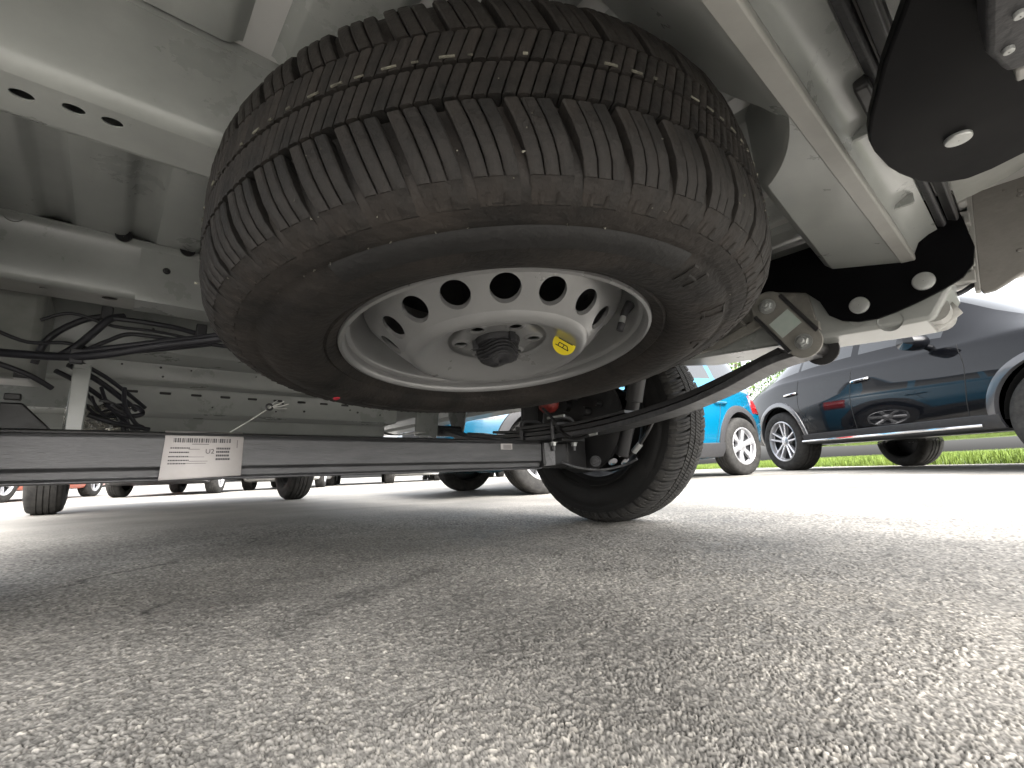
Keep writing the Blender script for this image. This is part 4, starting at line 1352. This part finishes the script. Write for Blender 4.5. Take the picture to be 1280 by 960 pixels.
RIM_SHADED = RIM.copy(); RIM_SHADED.materials.clear(); RIM_SHADED.materials.append(M['black'])  # black paints in the shade inside the road wheels
def van_wheel(x, y, side, blocks, front=False):
    mt = axes((0, 1, 0), (0, 0, 1) if side > 0 else (0, 0, -1), (0, 0, 0))
    # local z must point towards the middle of the van
    if side > 0:
        mt = axes((0, 1, 0), (0, 0, -1), (0, 0, 0))
    else:
        mt = axes((0, 1, 0), (0, 0, 1), (0, 0, 0))
    S = 1.022
    mt = Matrix.Translation((x + side * ZC * S, y, 0.372 * 0.997)) @ mt @ Matrix.Scale(S, 4)
    mb = MB()
    mb.lathe(tyre_profile(), 96, closed=True)
    w = mb.build('wheel', 'rubber' if not front else 'rubber_road', van, 50)
    w.matrix_local = mt
    if blocks:
        tread(w, (SHOULDER_LO, RIB_A, RIB_B, SHOULDER_HI), 'rubber_road')
    else:
        mb = MB()
        pr = [(0.350, 0.02), (0.3615, 0.015), (0.364, 0.04), (0.364, 0.046), (0.356, 0.047), (0.356, 0.052), (0.3645, 0.053), (0.3648, 0.079), (0.356, 0.080), (0.356, 0.086), (0.3648, 0.087), (0.3645, 0.112), (0.356, 0.113), (0.356, 0.118), (0.364, 0.119), (0.3615, 0.150), (0.350, 0.145)]
        mb.lathe(pr, 96)
        mb.build('tread', 'rubber_road', w, 40)
    ro = link('rim', RIM_SHADED, None, w)
    return w
van_wheel(0.895, 0.0, 1, True)
van_wheel(-0.91, 0.0, -1, False)
van_wheel(0.905, 4.035, 1, False, True)
van_wheel(-0.905, 4.035, -1, False, True)
# ------------------------------------------------------------------ parked cars
def lerp_curve(pts, x):
    xs = [p[0] for p in pts]; ys = [p[1] for p in pts]
    # monotone cubic-ish: linear interpolation smoothed over a short window
    w = 0.12
    return sum(np.interp(x + d * w, xs, ys) for d in (-1, -0.5, 0, 0.5, 1)) / 5

class CarShape:
    def __init__(s, WB, RO, FO, W, gc, top, belt, roofw, R, mid=0.62, taper=0.16):
        s.WB, s.RO, s.FO, s.W, s.gc, s.top, s.belt, s.roofw, s.R, s.mid, s.taper = WB, RO, FO, W, gc, top, belt, roofw, R, mid, taper
    def half_w(s, x):
        x0, x1 = -s.RO, s.WB + s.FO
        e = (x - (x0 + x1) / 2) / ((x1 - x0) / 2)
        return s.W * (1 - s.taper * np.abs(e) ** 4.5)
    def section(s, x, endk=0.0):
        """(y, z) rows from the middle of the underside round to the middle of the roof"""
        W = float(s.half_w(x)); zb = float(lerp_curve(s.belt, x)); zr = max(zb + 0.03, float(lerp_curve(s.top, x)))
        gc = s.gc + 0.10 * max(0, (x - s.WB - s.R * 1.05) / s.FO) + 0.12 * max(0, (-x - s.R * 1.05) / s.RO)
        wr = min(float(lerp_curve(s.roofw, x)), W - 0.12)
        A = [(0, gc), (W * 0.45, gc), (W - 0.16, gc), (W - 0.075, gc + 0.02)]
        Bk = [(W - 0.075, gc + 0.02), (W - 0.035, gc + 0.10), (W - 0.012, gc + 0.22), (W - 0.004, s.mid - 0.06), (W, s.mid + 0.08), (W - 0.018, s.mid + 0.20), (W - 0.045, zb - 0.05), (W - 0.075, zb)]
        Bk = [(y, z if i < 4 else min(z, zb - 0.015 * (7 - i)) if i < 7 else z) for i, (y, z) in enumerate(Bk)]
        Bc = [(p.x, p.y) for p in catmull([(y, z, 0) for y, z in Bk], 3)]
        Cc = []
        yb = W - 0.075; ze = zr - 0.05 * min(1, (zr - zb) / 0.3)
        for k in range(1, 6):
            t = k / 5
            bulge = 0.02 * math.sin(math.pi * t)
            Cc.append((yb + (wr - yb) * t + bulge, zb + (ze - zb) * t))
        Dd = [(wr * 0.93, ze + (zr - ze) * 0.55), (wr * 0.75, ze + (zr - ze) * 0.85), (wr * 0.4, zr - 0.003), (0, zr)]
        rows = A[:-1] + Bc + Cc + Dd
        if endk:
            zc = (zr + gc) / 2
            rows = [(y * (1 - 0.10 * endk), zc + (z - zc) * (1 - 0.10 * endk)) for y, z in rows]
        return rows
    def side_y(s, x, z):
        r = s.section(x)
        pts = r[3:3 + 22]
        zs = [p[1] for p in pts]; ys = [p[0] for p in pts]
        return float(np.interp(z, zs, ys))

NA, NBk = 3, 22        # rows before the flank, rows of the flank

def body_parts(sh, windows, screen, rear, arch):
    xs = list(np.linspace(-sh.RO + 0.03, sh.WB + sh.FO - 0.03, 104))
    st = [(-sh.RO, 1.0), (-sh.RO + 0.006, 0.55), (-sh.RO + 0.016, 0.2)] + [(x, 0.0) for x in xs] + [(sh.WB + sh.FO - 0.016, 0.2), (sh.WB + sh.FO - 0.006, 0.55), (sh.WB + sh.FO, 1.0)]
    grid = [sh.section(x, k) for x, k in st]
    n = len(grid[0])
    V = []
    idx = {}
    for i, (x, k) in enumerate(st):
        for j, (y, z) in enumerate(grid[i]):
            for s_ in ((1, -1) if y > 1e-6 else (1,)):
                idx[(i, j, s_)] = len(V)
                V.append([x, y * s_, z])
            if y <= 1e-6: idx[(i, j, -1)] = idx[(i, j, 1)]
    body, glass = [], {}
    removed_v, kept_v = set(), set()
    cw = [(0.0, sh.R + 0.012), (sh.WB, sh.R + 0.012)]
    for i in range(len(st) - 1):
        xm = (st[i][0] + st[i + 1][0]) / 2
        for j in range(n - 1):
            for s_ in (1, -1):
                q = (idx[(i, j, s_)], idx[(i + 1, j, s_)], idx[(i + 1, j + 1, s_)], idx[(i, j + 1, s_)])
                if len(set(q)) < 3: continue
                zm = sum(V[v][2] for v in q) / 4; ym = abs(sum(V[v][1] for v in q) / 4)
                if 1 <= j < NA + NBk - 6 and any(math.hypot(xm - cx, zm - cz) < arch for cx, cz in cw) and ym > sh.W * 0.5:
                    removed_v.update(q); continue
                kept_v.update(q)
                g = None
                if NA + NBk <= j < NA + NBk + 4:
                    for wi, (a, b) in enumerate(windows):
                        if a < xm < b: g = ('side', wi, s_)
                if j >= NA + NBk - 1 and g is None:
                    if screen[0] < xm < screen[1] and j >= NA + NBk + 4: g = ('screen', 0, 0)
                    if rear[0] < xm < rear[1] and j >= NA + NBk + 4: g = ('rear', 0, 0)
                q = tuple(dict.fromkeys(q))
                if g: glass.setdefault(g, []).append(q)
                else: body.append(q)
    for v in removed_v & kept_v:
        x, y, z = V[v]
        if abs(y) < sh.W * 0.55: continue
        cx, cz = min(cw, key=lambda c: math.hypot(x - c[0], z - c[1]))
        d = math.hypot(x - cx, z - cz)
        if 0.7 * arch < d < 1.35 * arch and z > sh.gc + 0.03:
            V[v][0] = cx + (x - cx) * arch / d; V[v][2] = cz + (z - cz) * arch / d
    for e in (0, len(st) - 1):
        loop = [idx[(e, j, 1)] for j in range(n)] + [idx[(e, j, -1)] for j in range(n - 2, 0, -1)]
        body.append(tuple(loop))
    def to_mesh(name, faces, off=0.0):
        used = sorted({v for f in faces for v in f}); mp = {v: k for k, v in enumerate(used)}
        mb = MB()
        mb.add([V[v] for v in used], [tuple(mp[v] for v in f) for f in faces])
        return mb.mesh(name, 32)
    return to_mesh('body', body), {k: to_mesh('window', f) for k, f in glass.items()}

def car_tyre_mesh(R, W, rr):
    mb = MB()
    h = W / 2
    prof = [(rr, -h * 0.82), (rr + 0.010, -h * 0.94), (rr + (R - rr) * 0.45, -h), (R - 0.028, -h * 0.95), (R - 0.008, -h * 0.83), (R, -h * 0.62)]
    for z in (-0.32, 0.0, 0.32):
        prof += [(R, h * z - 0.008), (R - 0.007, h * z - 0.006), (R - 0.007, h * z + 0.006), (R, h * z + 0.008)]
    prof += [(R, h * 0.62), (R - 0.008, h * 0.83), (R - 0.028, h * 0.95), (rr + (R - rr) * 0.45, h), (rr + 0.010, h * 0.94), (rr, h * 0.82)]
    mb.lathe(prof, 56, closed=True)
    return mb.mesh('wheel', 40)

def alloy_mesh(rr, W, n, kind):
    """outer face towards local +z"""
    h = W / 2
    mb = MB()
    mb.lathe([(rr + 0.004, h * 0.80), (rr + 0.004, h * 0.90), (rr - 0.006, h * 0.93), (rr - 0.016, h * 0.86), (rr - 0.020, h * 0.55), (rr - 0.026, h * 0.50)], 56)
    mb.lathe([(0.0005, h * 0.74), (0.022, h * 0.74), (0.030, h * 0.70), (0.062, h * 0.66), (0.070, h * 0.50), (0.070, h * 0.2)], 32)
    for k in range(n):
        a = 2 * math.pi * k / n + 0.3
        legs = ((-0.105, -0.20), (0.105, 0.20)) if kind == 'twin' else ((0.0, 0.0),)
        for (a_in, a_out) in legs:
            w0, w1 = (0.013, 0.012) if kind == 'twin' else (0.020, 0.034)
            r0, r1 = 0.050, rr - 0.012
            p0 = Vector((r0 * math.cos(a + a_in * 3), r0 * math.sin(a + a_in * 3), 0)); p1 = Vector((r1 * math.cos(a + a_out), r1 * math.sin(a + a_out), 0))
            d = (p1 - p0).normalized(); nn = Vector((-d.y, d.x, 0))
            zf0, zf1 = h * 0.66, h * 0.80
            zb = h * 0.40
            vs = []
            for p, w, z in ((p0, w0, zf0), (p1, w1, zf1)):
                vs += [p + nn * w + Vector((0, 0, zb)), p + nn * w + Vector((0, 0, z - 0.006)), p + nn * w * 0.6 + Vector((0, 0, z)), p - nn * w * 0.6 + Vector((0, 0, z)), p - nn * w + Vector((0, 0, z - 0.006)), p - nn * w + Vector((0, 0, zb))]
            fs = [(i, (i + 1) % 6, 6 + (i + 1) % 6, 6 + i) for i in range(6)] + [(5, 4, 3, 2, 1, 0), (6, 7, 8, 9, 10, 11)]
            mb.add(vs, fs)
    return mb.mesh('rim', 30)

def barrel_mesh(rr, W):
    mb = MB()
    h = W / 2
    mb.lathe([(0.0005, h * 0.28), (rr * 0.8, h * 0.28), (rr - 0.006, h * 0.40), (rr - 0.006, -h * 0.85), (rr + 0.002, -h * 0.9)], 40)
    return mb.mesh('rim_barrel', 40)

CAR_CACHE = {}
def make_car(key, sh, paint, windows, screen, rear, arch, wheelW, rr, spokes, skind, name, clad=None, detail=True, tail=None, handles=(), seams=(), mirror=None, sill=None, head=True):
    root = empty(name)
    if key not in CAR_CACHE:
        CAR_CACHE[key] = (body_parts(sh, windows, screen, rear, arch), car_tyre_mesh(sh.R, wheelW, rr), alloy_mesh(rr, wheelW, spokes, skind), barrel_mesh(rr, wheelW))
        (bme, gl), tme, ame, rme = CAR_CACHE[key]
        bme.materials.append(M[paint]); tme.materials.append(M['rubber_road']); ame.materials.append(M['alloy']); rme.materials.append(M['alloydark'])
        for g in gl.values(): g.materials.append(M['glass'])
    (bme, gl), tme, ame, rme = CAR_CACHE[key]
    def inst(nm, me, parent):
        o = bpy.data.objects.new(nm, me); COL.objects.link(o); o.parent = parent; return o
    b = inst('body', bme, root)
    b.material_slots[0].link = 'OBJECT'; b.material_slots[0].material = M[paint]
    for k, g in gl.items():
        inst({'side': 'side_window', 'screen': 'windscreen', 'rear': 'rear_window'}[k[0]], g, root)
    for x in (0.0, sh.WB):
        for s_ in (1, -1):
            w = inst('wheel', tme, root)
            yc = s_ * (sh.W - wheelW / 2 - 0.025)
            # local z to the outside
            m_ = axes((1, 0, 0), (0, 0, 1 if s_ < 0 else -1), (x, yc, sh.R))
            w.matrix_local = m_
            inst('rim', ame, w)
            if detail: inst('rim_barrel', rme, w)
    # dark inner lining of the wheel arches and floor pan
    if detail:
        for x in (0.0, sh.WB):
            for s_ in (1, -1):
                mb = MB()
                y0, y1 = s_ * (sh.W * 0.50), s_ * (sh.W - 0.10)
                pts = [(x + arch * math.cos(R_(a)), sh.R + 0.012 + arch * math.sin(R_(a))) for a in range(0, 181, 9)]
                vs = [(px, y0, pz) for px, pz in pts] + [(px, y1, pz) for px, pz in pts]
                m_ = len(pts)
                mb.add(vs, [(i, i + 1, m_ + i + 1, m_ + i) for i in range(m_ - 1)] + [tuple(range(m_))])
                mb.build('arch_lining', 'seam', root)
    def arch_band(x, s_, r0, r1, out, m_):
        vs, fs = [], []
        n_ = 40
        for k in range(n_ + 1):
            a = R_(-22 + 224 * k / n_)
            for (r, o) in ((r0, -0.03), (r0, out), ((r0 + r1) / 2, out + 0.004), (r1 - 0.006, out), (r1, -0.004)):
                px = x + r * math.cos(a); pz = max(sh.gc + 0.02, sh.R + 0.012 + r * math.sin(a))
                vs.append((px, s_ * (sh.side_y(px, pz) + o), pz))
        for k in range(n_):
            for i in range(4): fs.append((k * 5 + i, k * 5 + i + 1, (k + 1) * 5 + i + 1, (k + 1) * 5 + i))
        mb = MB(); mb.add(vs, fs)
        return mb.build('arch_trim', m_, root, 40)
    if clad:
        for x in (0.0, sh.WB):
            for s_ in (1, -1):
                arch_band(x, s_, arch - 0.004, arch + clad[0], clad[1], clad[2])
    if sill:
        z0, z1, out, m_ = sill[:4]
        for s_ in (1, -1):
            vs, fs = [], []
            n_ = 30
            xa, xb = arch * 0.93, sh.WB - arch * 0.93
            for k in range(n_ + 1):
                x = xa + (xb - xa) * k / n_
                for z, o in ((z0, -0.05), (z0 + 0.01, out), ((z0 + z1) / 2, out + 0.006), (z1 - 0.01, out), (z1, -0.003)):
                    vs.append((x, s_ * (sh.side_y(x, z) + o), z))
            for k in range(n_):
                for i in range(4): fs.append((k * 5 + i, k * 5 + i + 1, (k + 1) * 5 + i + 1, (k + 1) * 5 + i))
            mb = MB(); mb.add(vs, fs)
            mb.build('sill_trim', m_, root, 40)
    for path in seams:
        for s_ in (1, -1):
            mb = MB()
            P = catmull([(x, z, 0) for x, z in path], 6)
            mb.tube([(p.x, s_ * (sh.side_y(p.x, p.y) - 0.0005), p.y) for p in P], 0.0035, 6)
            mb.build('door_seam', 'seam', root)
    for (x, z) in handles:
        for s_ in (1, -1):
            mb = MB()
            pts = [(x - 0.10, s_ * (sh.side_y(x - 0.10, z) + 0.004), z - 0.004), (x - 0.07, s_ * (sh.side_y(x - 0.07, z) + 0.030), z), (x + 0.07, s_ * (sh.side_y(x + 0.07, z) + 0.030), z + 0.004), (x + 0.10, s_ * (sh.side_y(x + 0.10, z) + 0.004), z + 0.004)]
            mb.tube(catmull(pts, 4), 0.0125, 8)
            mb.build('door_handle', 'chrome' if paint == 'p_black' else paint, root)
    if mirror:
        x, z = mirror
        for s_ in (1, -1):
            yb = sh.side_y(x, z - 0.03)
            mb = MB()
            prof = [(0.0005, -0.11), (0.045, -0.10), (0.070, -0.055), (0.074, 0.02), (0.066, 0.085), (0.0005, 0.10)]
            mt = Matrix.Translation((x, s_ * (yb + 0.13), z + 0.05)) @ Matrix.Rotation(R_(90), 4, 'X') @ Matrix.Scale(1.3, 4, (1, 0, 0))
            mb.lathe(prof, 24, mt)
            mb.tube([(x, s_ * (yb - 0.02), z), (x, s_ * (yb + 0.09), z + 0.03)], [0.03, 0.024], 10)
            mb.build('mirror', paint, root, 50)
    if tail:
        for (x0, x1, z0, z1, out) in tail:
            for s_ in (1, -1):
                vs, fs = [], []
                n_ = 10
                for k in range(n_ + 1):
                    x = x0 + (x1 - x0) * k / n_
                    for z in (z0, (z0 + z1) / 2, z1):
                        vs.append((x, s_ * (sh.side_y(x, z) + out), z))
                # wrap on to the tail face
                yy = sh.side_y(x0, (z0 + z1) / 2)
                for z in (z0, (z0 + z1) / 2, z1):
                    vs.append((x0 - 0.012, s_ * yy * 0.62, z))
                for k in range(n_):
                    for i in range(2): fs.append((k * 3 + i, k * 3 + i + 1, (k + 1) * 3 + i + 1, (k + 1) * 3 + i))
                e = (n_ + 1) * 3
                for i in range(2): fs.append((0 + i, 1 + i, e + 1 + i, e + i))
                mb = MB(); mb.add(vs, fs)
                o = mb.build('tail_lamp', 'redlamp', root, 50)
                md = o.modifiers.new('solid', 'SOLIDIFY'); md.thickness = 0.012
    if head:
        for s_ in (1, -1):
            x1 = sh.WB + sh.FO
            mb = MB(); vs, fs = [], []
            zh = sh.mid + 0.06
            n_ = 8
            for k in range(n_ + 1):
                x = x1 - 0.05 - 0.33 * k / n_
                for z in (zh, zh + 0.06, zh + 0.11 - 0.03 * (1 - k / n_)):
                    vs.append((x, s_ * (sh.side_y(x, z) + 0.004), z))
            yy = sh.side_y(x1 - 0.05, zh)
            for z in (zh, zh + 0.05, zh + 0.08): vs.append((x1 + 0.006, s_ * yy * 0.60, z))
            for k in range(n_):
                for i in range(2): fs.append((k * 3 + i, k * 3 + i + 1, (k + 1) * 3 + i + 1, (k + 1) * 3 + i))
            e = (n_ + 1) * 3
            for i in range(2): fs.append((i, i + 1, e + 1 + i, e + i))
            mb.add(vs, fs)
            o = mb.build('headlamp', 'lamp', root, 50)
            md = o.modifiers.new('solid', 'SOLIDIFY'); md.thickness = 0.012
        x1 = sh.WB + sh.FO
        mb = MB()
        mb.box(x1 - 0.04, x1 + 0.012, -0.42, 0.42, sh.mid - 0.10, sh.mid + 0.06)
        mb.box(x1 - 0.04, x1 + 0.010, -0.62, 0.62, sh.gc + 0.06, sh.gc + 0.20)
        mb.build('grille', 'carplastic', root, 30, 0.015)
    return root

def park(root, x, y, heading, wb):
    h = R_(heading)
    d = Vector((math.cos(h), math.sin(h)))
    z0 = float(ground_z(x, y)); z1 = float(ground_z(x + d.x * wb, y + d.y * wb))
    pitch = math.atan2(z1 - z0, wb)
    root.matrix_world = Matrix.Translation((x, y, z0 - 0.004)) @ Matrix.Rotation(h, 4, 'Z') @ Matrix.Rotation(-pitch, 4, 'Y')

SUV = CarShape(2.91, 0.93, 0.86, 0.985, 0.30,
               [(-0.93, 0.98), (-0.80, 1.10), (-0.55, 1.22), (0.0, 1.50), (0.5, 1.66), (1.1, 1.72), (1.7, 1.69), (2.05, 1.56), (2.55, 1.24), (2.75, 1.12), (3.3, 1.05), (3.65, 0.94), (3.77, 0.82)],
               [(-0.93, 0.93), (-0.6, 1.05), (0.0, 1.12), (0.8, 1.10), (1.8, 1.06), (2.5, 1.04), (2.8, 1.02), (3.4, 0.94), (3.77, 0.76)],
               [(-0.93, 0.68), (-0.3, 0.62), (0.6, 0.64), (1.6, 0.64), (2.2, 0.62), (2.8, 0.70), (3.77, 0.66)], 0.372, 0.66)
suv = make_car('suv', SUV, 'p_black', [(-0.28, 0.36), (0.42, 1.18), (1.26, 2.12)], (2.02, 2.62), (-0.72, -0.08), 0.435, 0.285, 0.252, 5, 'twin', 'parked_suv',
               clad=(0.055, 0.012, 'p_grey'), tail=[(-0.90, -0.62, 0.70, 0.92, 0.006)], handles=((0.28, 0.93), (1.33, 0.91)),
               seams=[[(0.42, 1.08), (0.40, 0.90), (0.44, 0.72), (0.62, 0.50), (0.62, 0.40)], [(1.22, 1.07), (1.20, 0.80), (1.20, 0.40)], [(2.28, 1.03), (2.34, 0.80), (2.30, 0.50), (2.28, 0.40)]],
               mirror=(2.05, 1.06), sill=(0.31, 0.43, 0.02, 'carplastic'))
for s_ in (1, -1):
    mb = MB()
    mb.tube([(0.46, s_ * 1.012, 0.345), (2.42, s_ * 1.012, 0.345)], 0.014, 10)
    mb.build('side_step', 'chrome', suv)
tag(suv, 'black SUV with twin-spoke rims, facing right, its doors mirroring the teal car', 'suv')
park(suv, 6.72, 0.52, 234, 2.91)

BLUE = CarShape(2.72, 0.60, 0.80, 0.885, 0.20,
                [(-0.60, 0.86), (-0.56, 1.05), (-0.40, 1.28), (-0.2, 1.47), (0.3, 1.53), (1.2, 1.56), (1.6, 1.50), (2.2, 1.13), (2.45, 1.04), (3.1, 0.95), (3.42, 0.82), (3.52, 0.70)],
                [(-0.60, 0.80), (-0.50, 0.97), (0.0, 1.01), (1.0, 0.97), (2.2, 0.93), (2.9, 0.88), (3.52, 0.62)],
                [(-0.60, 0.60), (0.0, 0.58), (1.5, 0.58), (2.3, 0.62), (3.52, 0.58)], 0.322, 0.56, 0.20)
blue = make_car('blue', BLUE, 'p_blue', [(-0.22, 0.26), (0.34, 1.05), (1.12, 1.86)], (1.66, 2.28), (-0.54, -0.24), 0.375, 0.215, 0.205, 6, 'single', 'parked_hatchback',
                clad=(0.075, 0.012, 'carplastic'), tail=[(-0.57, -0.36, 0.70, 0.92, 0.008)], handles=((0.34, 0.80), (1.22, 0.78)),
                seams=[[(0.34, 0.95), (0.33, 0.80), (0.42, 0.60), (0.50, 0.36)], [(1.10, 0.93), (1.10, 0.70), (1.12, 0.36)], [(2.02, 0.90), (2.08, 0.70), (2.06, 0.36)]],
                mirror=(1.90, 0.95), sill=(0.21, 0.37, 0.015, 'carplastic'))
tag(blue, 'teal blue hatchback with black wheel arches behind the right rear tyre', 'car')
park(blue, 4.99, 1.92, 169, 2.72)

SEDAN = CarShape(2.75, 0.95, 0.88, 0.90, 0.18,
                 [(-0.95, 0.86), (-0.85, 1.02), (-0.3, 1.12), (0.2, 1.36), (0.9, 1.45), (1.4, 1.42), (2.15, 1.05), (2.9, 0.95), (3.5, 0.80), (3.63, 0.66)],
                 [(-0.95, 0.80), (-0.6, 0.97), (0.3, 0.96), (1.5, 0.93), (2.2, 0.90), (3.0, 0.84), (3.63, 0.60)],
                 [(-0.95, 0.64), (0.2, 0.56), (1.4, 0.58), (2.3, 0.64), (3.63, 0.58)], 0.325, 0.55, 0.18)
def far_car(key, paint, label, x, y, heading):
    if key == 'sedan':
        o = make_car('sedan', SEDAN, paint, [(0.1, 0.5), (0.58, 1.25), (1.32, 1.95)], (1.5, 2.2), (-0.3, 0.3), 0.375, 0.215, 0.205, 5, 'single', 'parked_sedan', detail=True, tail=[(-0.92, -0.68, 0.66, 0.80, 0.008)], mirror=(1.95, 0.93))
        wb = 2.75
    elif key == 'suv2':
        o = make_car('suv', SUV, paint, [(-0.28, 0.36), (0.42, 1.18), (1.26, 2.12)], (2.02, 2.62), (-0.72, -0.08), 0.435, 0.285, 0.252, 5, 'twin', 'parked_suv', detail=True, tail=[(-0.90, -0.62, 0.70, 0.92, 0.006)], mirror=(2.05, 1.06))
        wb = 2.91
    else:
        o = make_car('blue', BLUE, paint, [(-0.22, 0.26), (0.34, 1.05), (1.12, 1.86)], (1.66, 2.28), (-0.54, -0.24), 0.375, 0.215, 0.205, 6, 'single', 'parked_hatchback', detail=True, clad=(0.06, 0.01, 'carplastic'), tail=[(-0.57, -0.36, 0.70, 0.92, 0.008)], mirror=(1.90, 0.95))
        wb = 2.72
    tag(o, label, 'car', 'cars parked in the far row')
    L = wb + 0.85                     # x, y give the nose
    park(o, x - L * math.cos(R_(heading)), y - L * math.sin(R_(heading)), heading, wb)
    return o
far_car('sedan', 'p_red', 'orange-red car at the far left, beyond the left front tyre', -2.9, 9.6, 247)
far_car('hatch', 'p_grey', 'dark grey car in the far row, seen between the two front tyres', 0.0, 8.9, 246)
far_car('sedan', 'p_white', 'white car in the far row, straight behind the right front tyre', 2.3, 10.0, 244)
far_car('suv2', 'p_navy', 'dark navy SUV in the far row, first to the right of the right front tyre', 4.6, 11.1, 246)
far_car('hatch', 'p_white', 'white hatchback in the far row, second to the right of the right front tyre', 6.9, 12.2, 243)
far_car('sedan', 'p_silver', 'silver car in the far row, third to the right of the right front tyre', 9.2, 13.3, 245)
far_car('suv2', 'p_white', 'white SUV in the far row, fourth to the right of the right front tyre', 11.5, 14.4, 246)
far_car('hatch', 'p_grey', 'dark hatchback at the right end of the far row, under the end of the axle', 13.8, 15.5, 244)

# ------------------------------------------------------------------ verge, kerb, trees
VO, VU, VN = Vector((7.62, -0.30)), Vector((0.636, 0.771)), Vector((0.771, -0.636))   # verge edge, along it, away from the lot
def vpt(t, n):
    return VO.x + VU.x * t + VN.x * n, VO.y + VU.y * t + VN.y * n
def verge():
    mb = MB()
    nt_, nn = 70, 16
    ts = np.linspace(-40, 50, nt_); ns = np.linspace(0, 1, nn) ** 2 * 45
    vs = []
    for n_ in ns:
        for t in ts:
            x, y = vpt(t, n_ + 0.06 * math.sin(t * 2.3) * (n_ < 0.01))
            vs.append((x, y, float(ground_z(x, y)) - 0.02 + 0.06 * min(1, n_ / 0.3) + 0.012 * n_ + 0.012 * math.sin(t * 1.7 + n_)))
    mb.add(vs, [(i * nt_ + j, (i + 1) * nt_ + j, (i + 1) * nt_ + j + 1, i * nt_ + j + 1) for i in range(nn - 1) for j in range(nt_ - 1)])
    o = mb.build('verge', 'soil', None, 60)
    tag(o, kind='structure')
    n = 90000
    t = -6 + rng.random(n) * 22; q = rng.random(n) ** 1.7 * 8.0 + (rng.random(n) - 0.5) * 0.12
    x = VO.x + VU.x * t + VN.x * q; y = VO.y + VU.y * t + VN.y * q
    z = ground_z(x, y) - 0.02 + 0.05 * np.clip(q / 0.3, 0, 1) + 0.012 * q
    a = rng.random(n) * 2 * np.pi; h = 0.05 + rng.random(n) * 0.10; lean = rng.random(n) * 0.05; b = rng.random(n) * 2 * np.pi
    w = 0.004 + rng.random(n) * 0.004
    V = np.zeros((n, 3, 3))
    V[:, 0] = np.stack([x - w * np.cos(a), y - w * np.sin(a), z], 1)
    V[:, 1] = np.stack([x + w * np.cos(a), y + w * np.sin(a), z], 1)
    V[:, 2] = np.stack([x + lean * np.cos(b), y + lean * np.sin(b), z + h], 1)
    me = bpy.data.meshes.new('grass')
    me.from_pydata(V.reshape(-1, 3).tolist(), [], np.arange(n * 3).reshape(-1, 3).tolist())
    o = link('grass', me, 'grass')
    tag(o, 'bright green grass of the verge behind the parked cars', 'grass', kind='stuff')
verge()

def tree(x, y, height, spread, label, seed, m, name='broadleaf_tree', nleaf=9000):
    r = random.Random(seed)
    g = np.random.default_rng(seed)
    z0 = float(ground_z(x, y)) + 0.15
    root = empty(name, (x, y, z0)); tag(root, label, 'tree', 'trees beyond the verge')
    mb = MB()
    H = height
    mb.tube(catmull([(0, 0, -0.2), (0.05, 0.02, H * 0.2), (-0.04, 0.05, H * 0.42), (0.02, 0, H * 0.7)], 4), [0.16 - 0.11 * k / 12 for k in range(13)], 10)
    tips = []
    for k in range(11):
        a = r.uniform(0, 6.28); zz = H * r.uniform(0.22, 0.6); L = spread * r.uniform(0.55, 1.0)
        e = Vector((math.cos(a) * L, math.sin(a) * L, zz + H * r.uniform(0.1, 0.3)))
        mb.tube(catmull([(0, 0, zz), (e.x * 0.5, e.y * 0.5, zz + (e.z - zz) * 0.6), tuple(e)], 4), [0.05 - 0.04 * q / 8 for q in range(9)], 6)
        tips += [e, e * 0.65 + Vector((0, 0, zz * 0.35))]
    tips += [Vector((0, 0, H * 0.85)), Vector((spread * 0.2, 0, H * 0.75)), Vector((-spread * 0.2, spread * 0.2, H * 0.78))]
    mb.build('trunk', 'bark', root, 60)
    c = np.array([tips[i] for i in g.integers(0, len(tips), nleaf)])
    p = c + g.normal(0, 1, (nleaf, 3)) * np.array([0.42, 0.42, 0.36]) * spread * 0.42
    p[:, 2] = np.maximum(p[:, 2], H * 0.10)
    s = 0.035 + g.random(nleaf) * 0.05
    u = g.normal(0, 1, (nleaf, 3)); u /= np.linalg.norm(u, axis=1)[:, None]
    v = np.cross(u, g.normal(0, 1, (nleaf, 3))); v /= np.linalg.norm(v, axis=1)[:, None]
    V = np.stack([p - u * s[:, None], p + v * s[:, None] * 0.55, p + u * s[:, None], p - v * s[:, None] * 0.55], 1)
    me = bpy.data.meshes.new('crown')
    me.from_pydata(V.reshape(-1, 3).tolist(), [], np.arange(nleaf * 4).reshape(-1, 4).tolist())
    link('crown', me, m, root)
    return root
tree(15.0, 7.6, 5.6, 2.3, 'pale green tree filling the gap between the teal car and the SUV', 3, 'leafpale')
tree(19.5, 7.0, 6.8, 2.6, 'taller green tree rising behind the SUV tail', 4, 'leaf')
tree(17.0, 11.5, 5.2, 2.2, 'green tree half hidden behind the right rear tyre', 5, 'leaf')
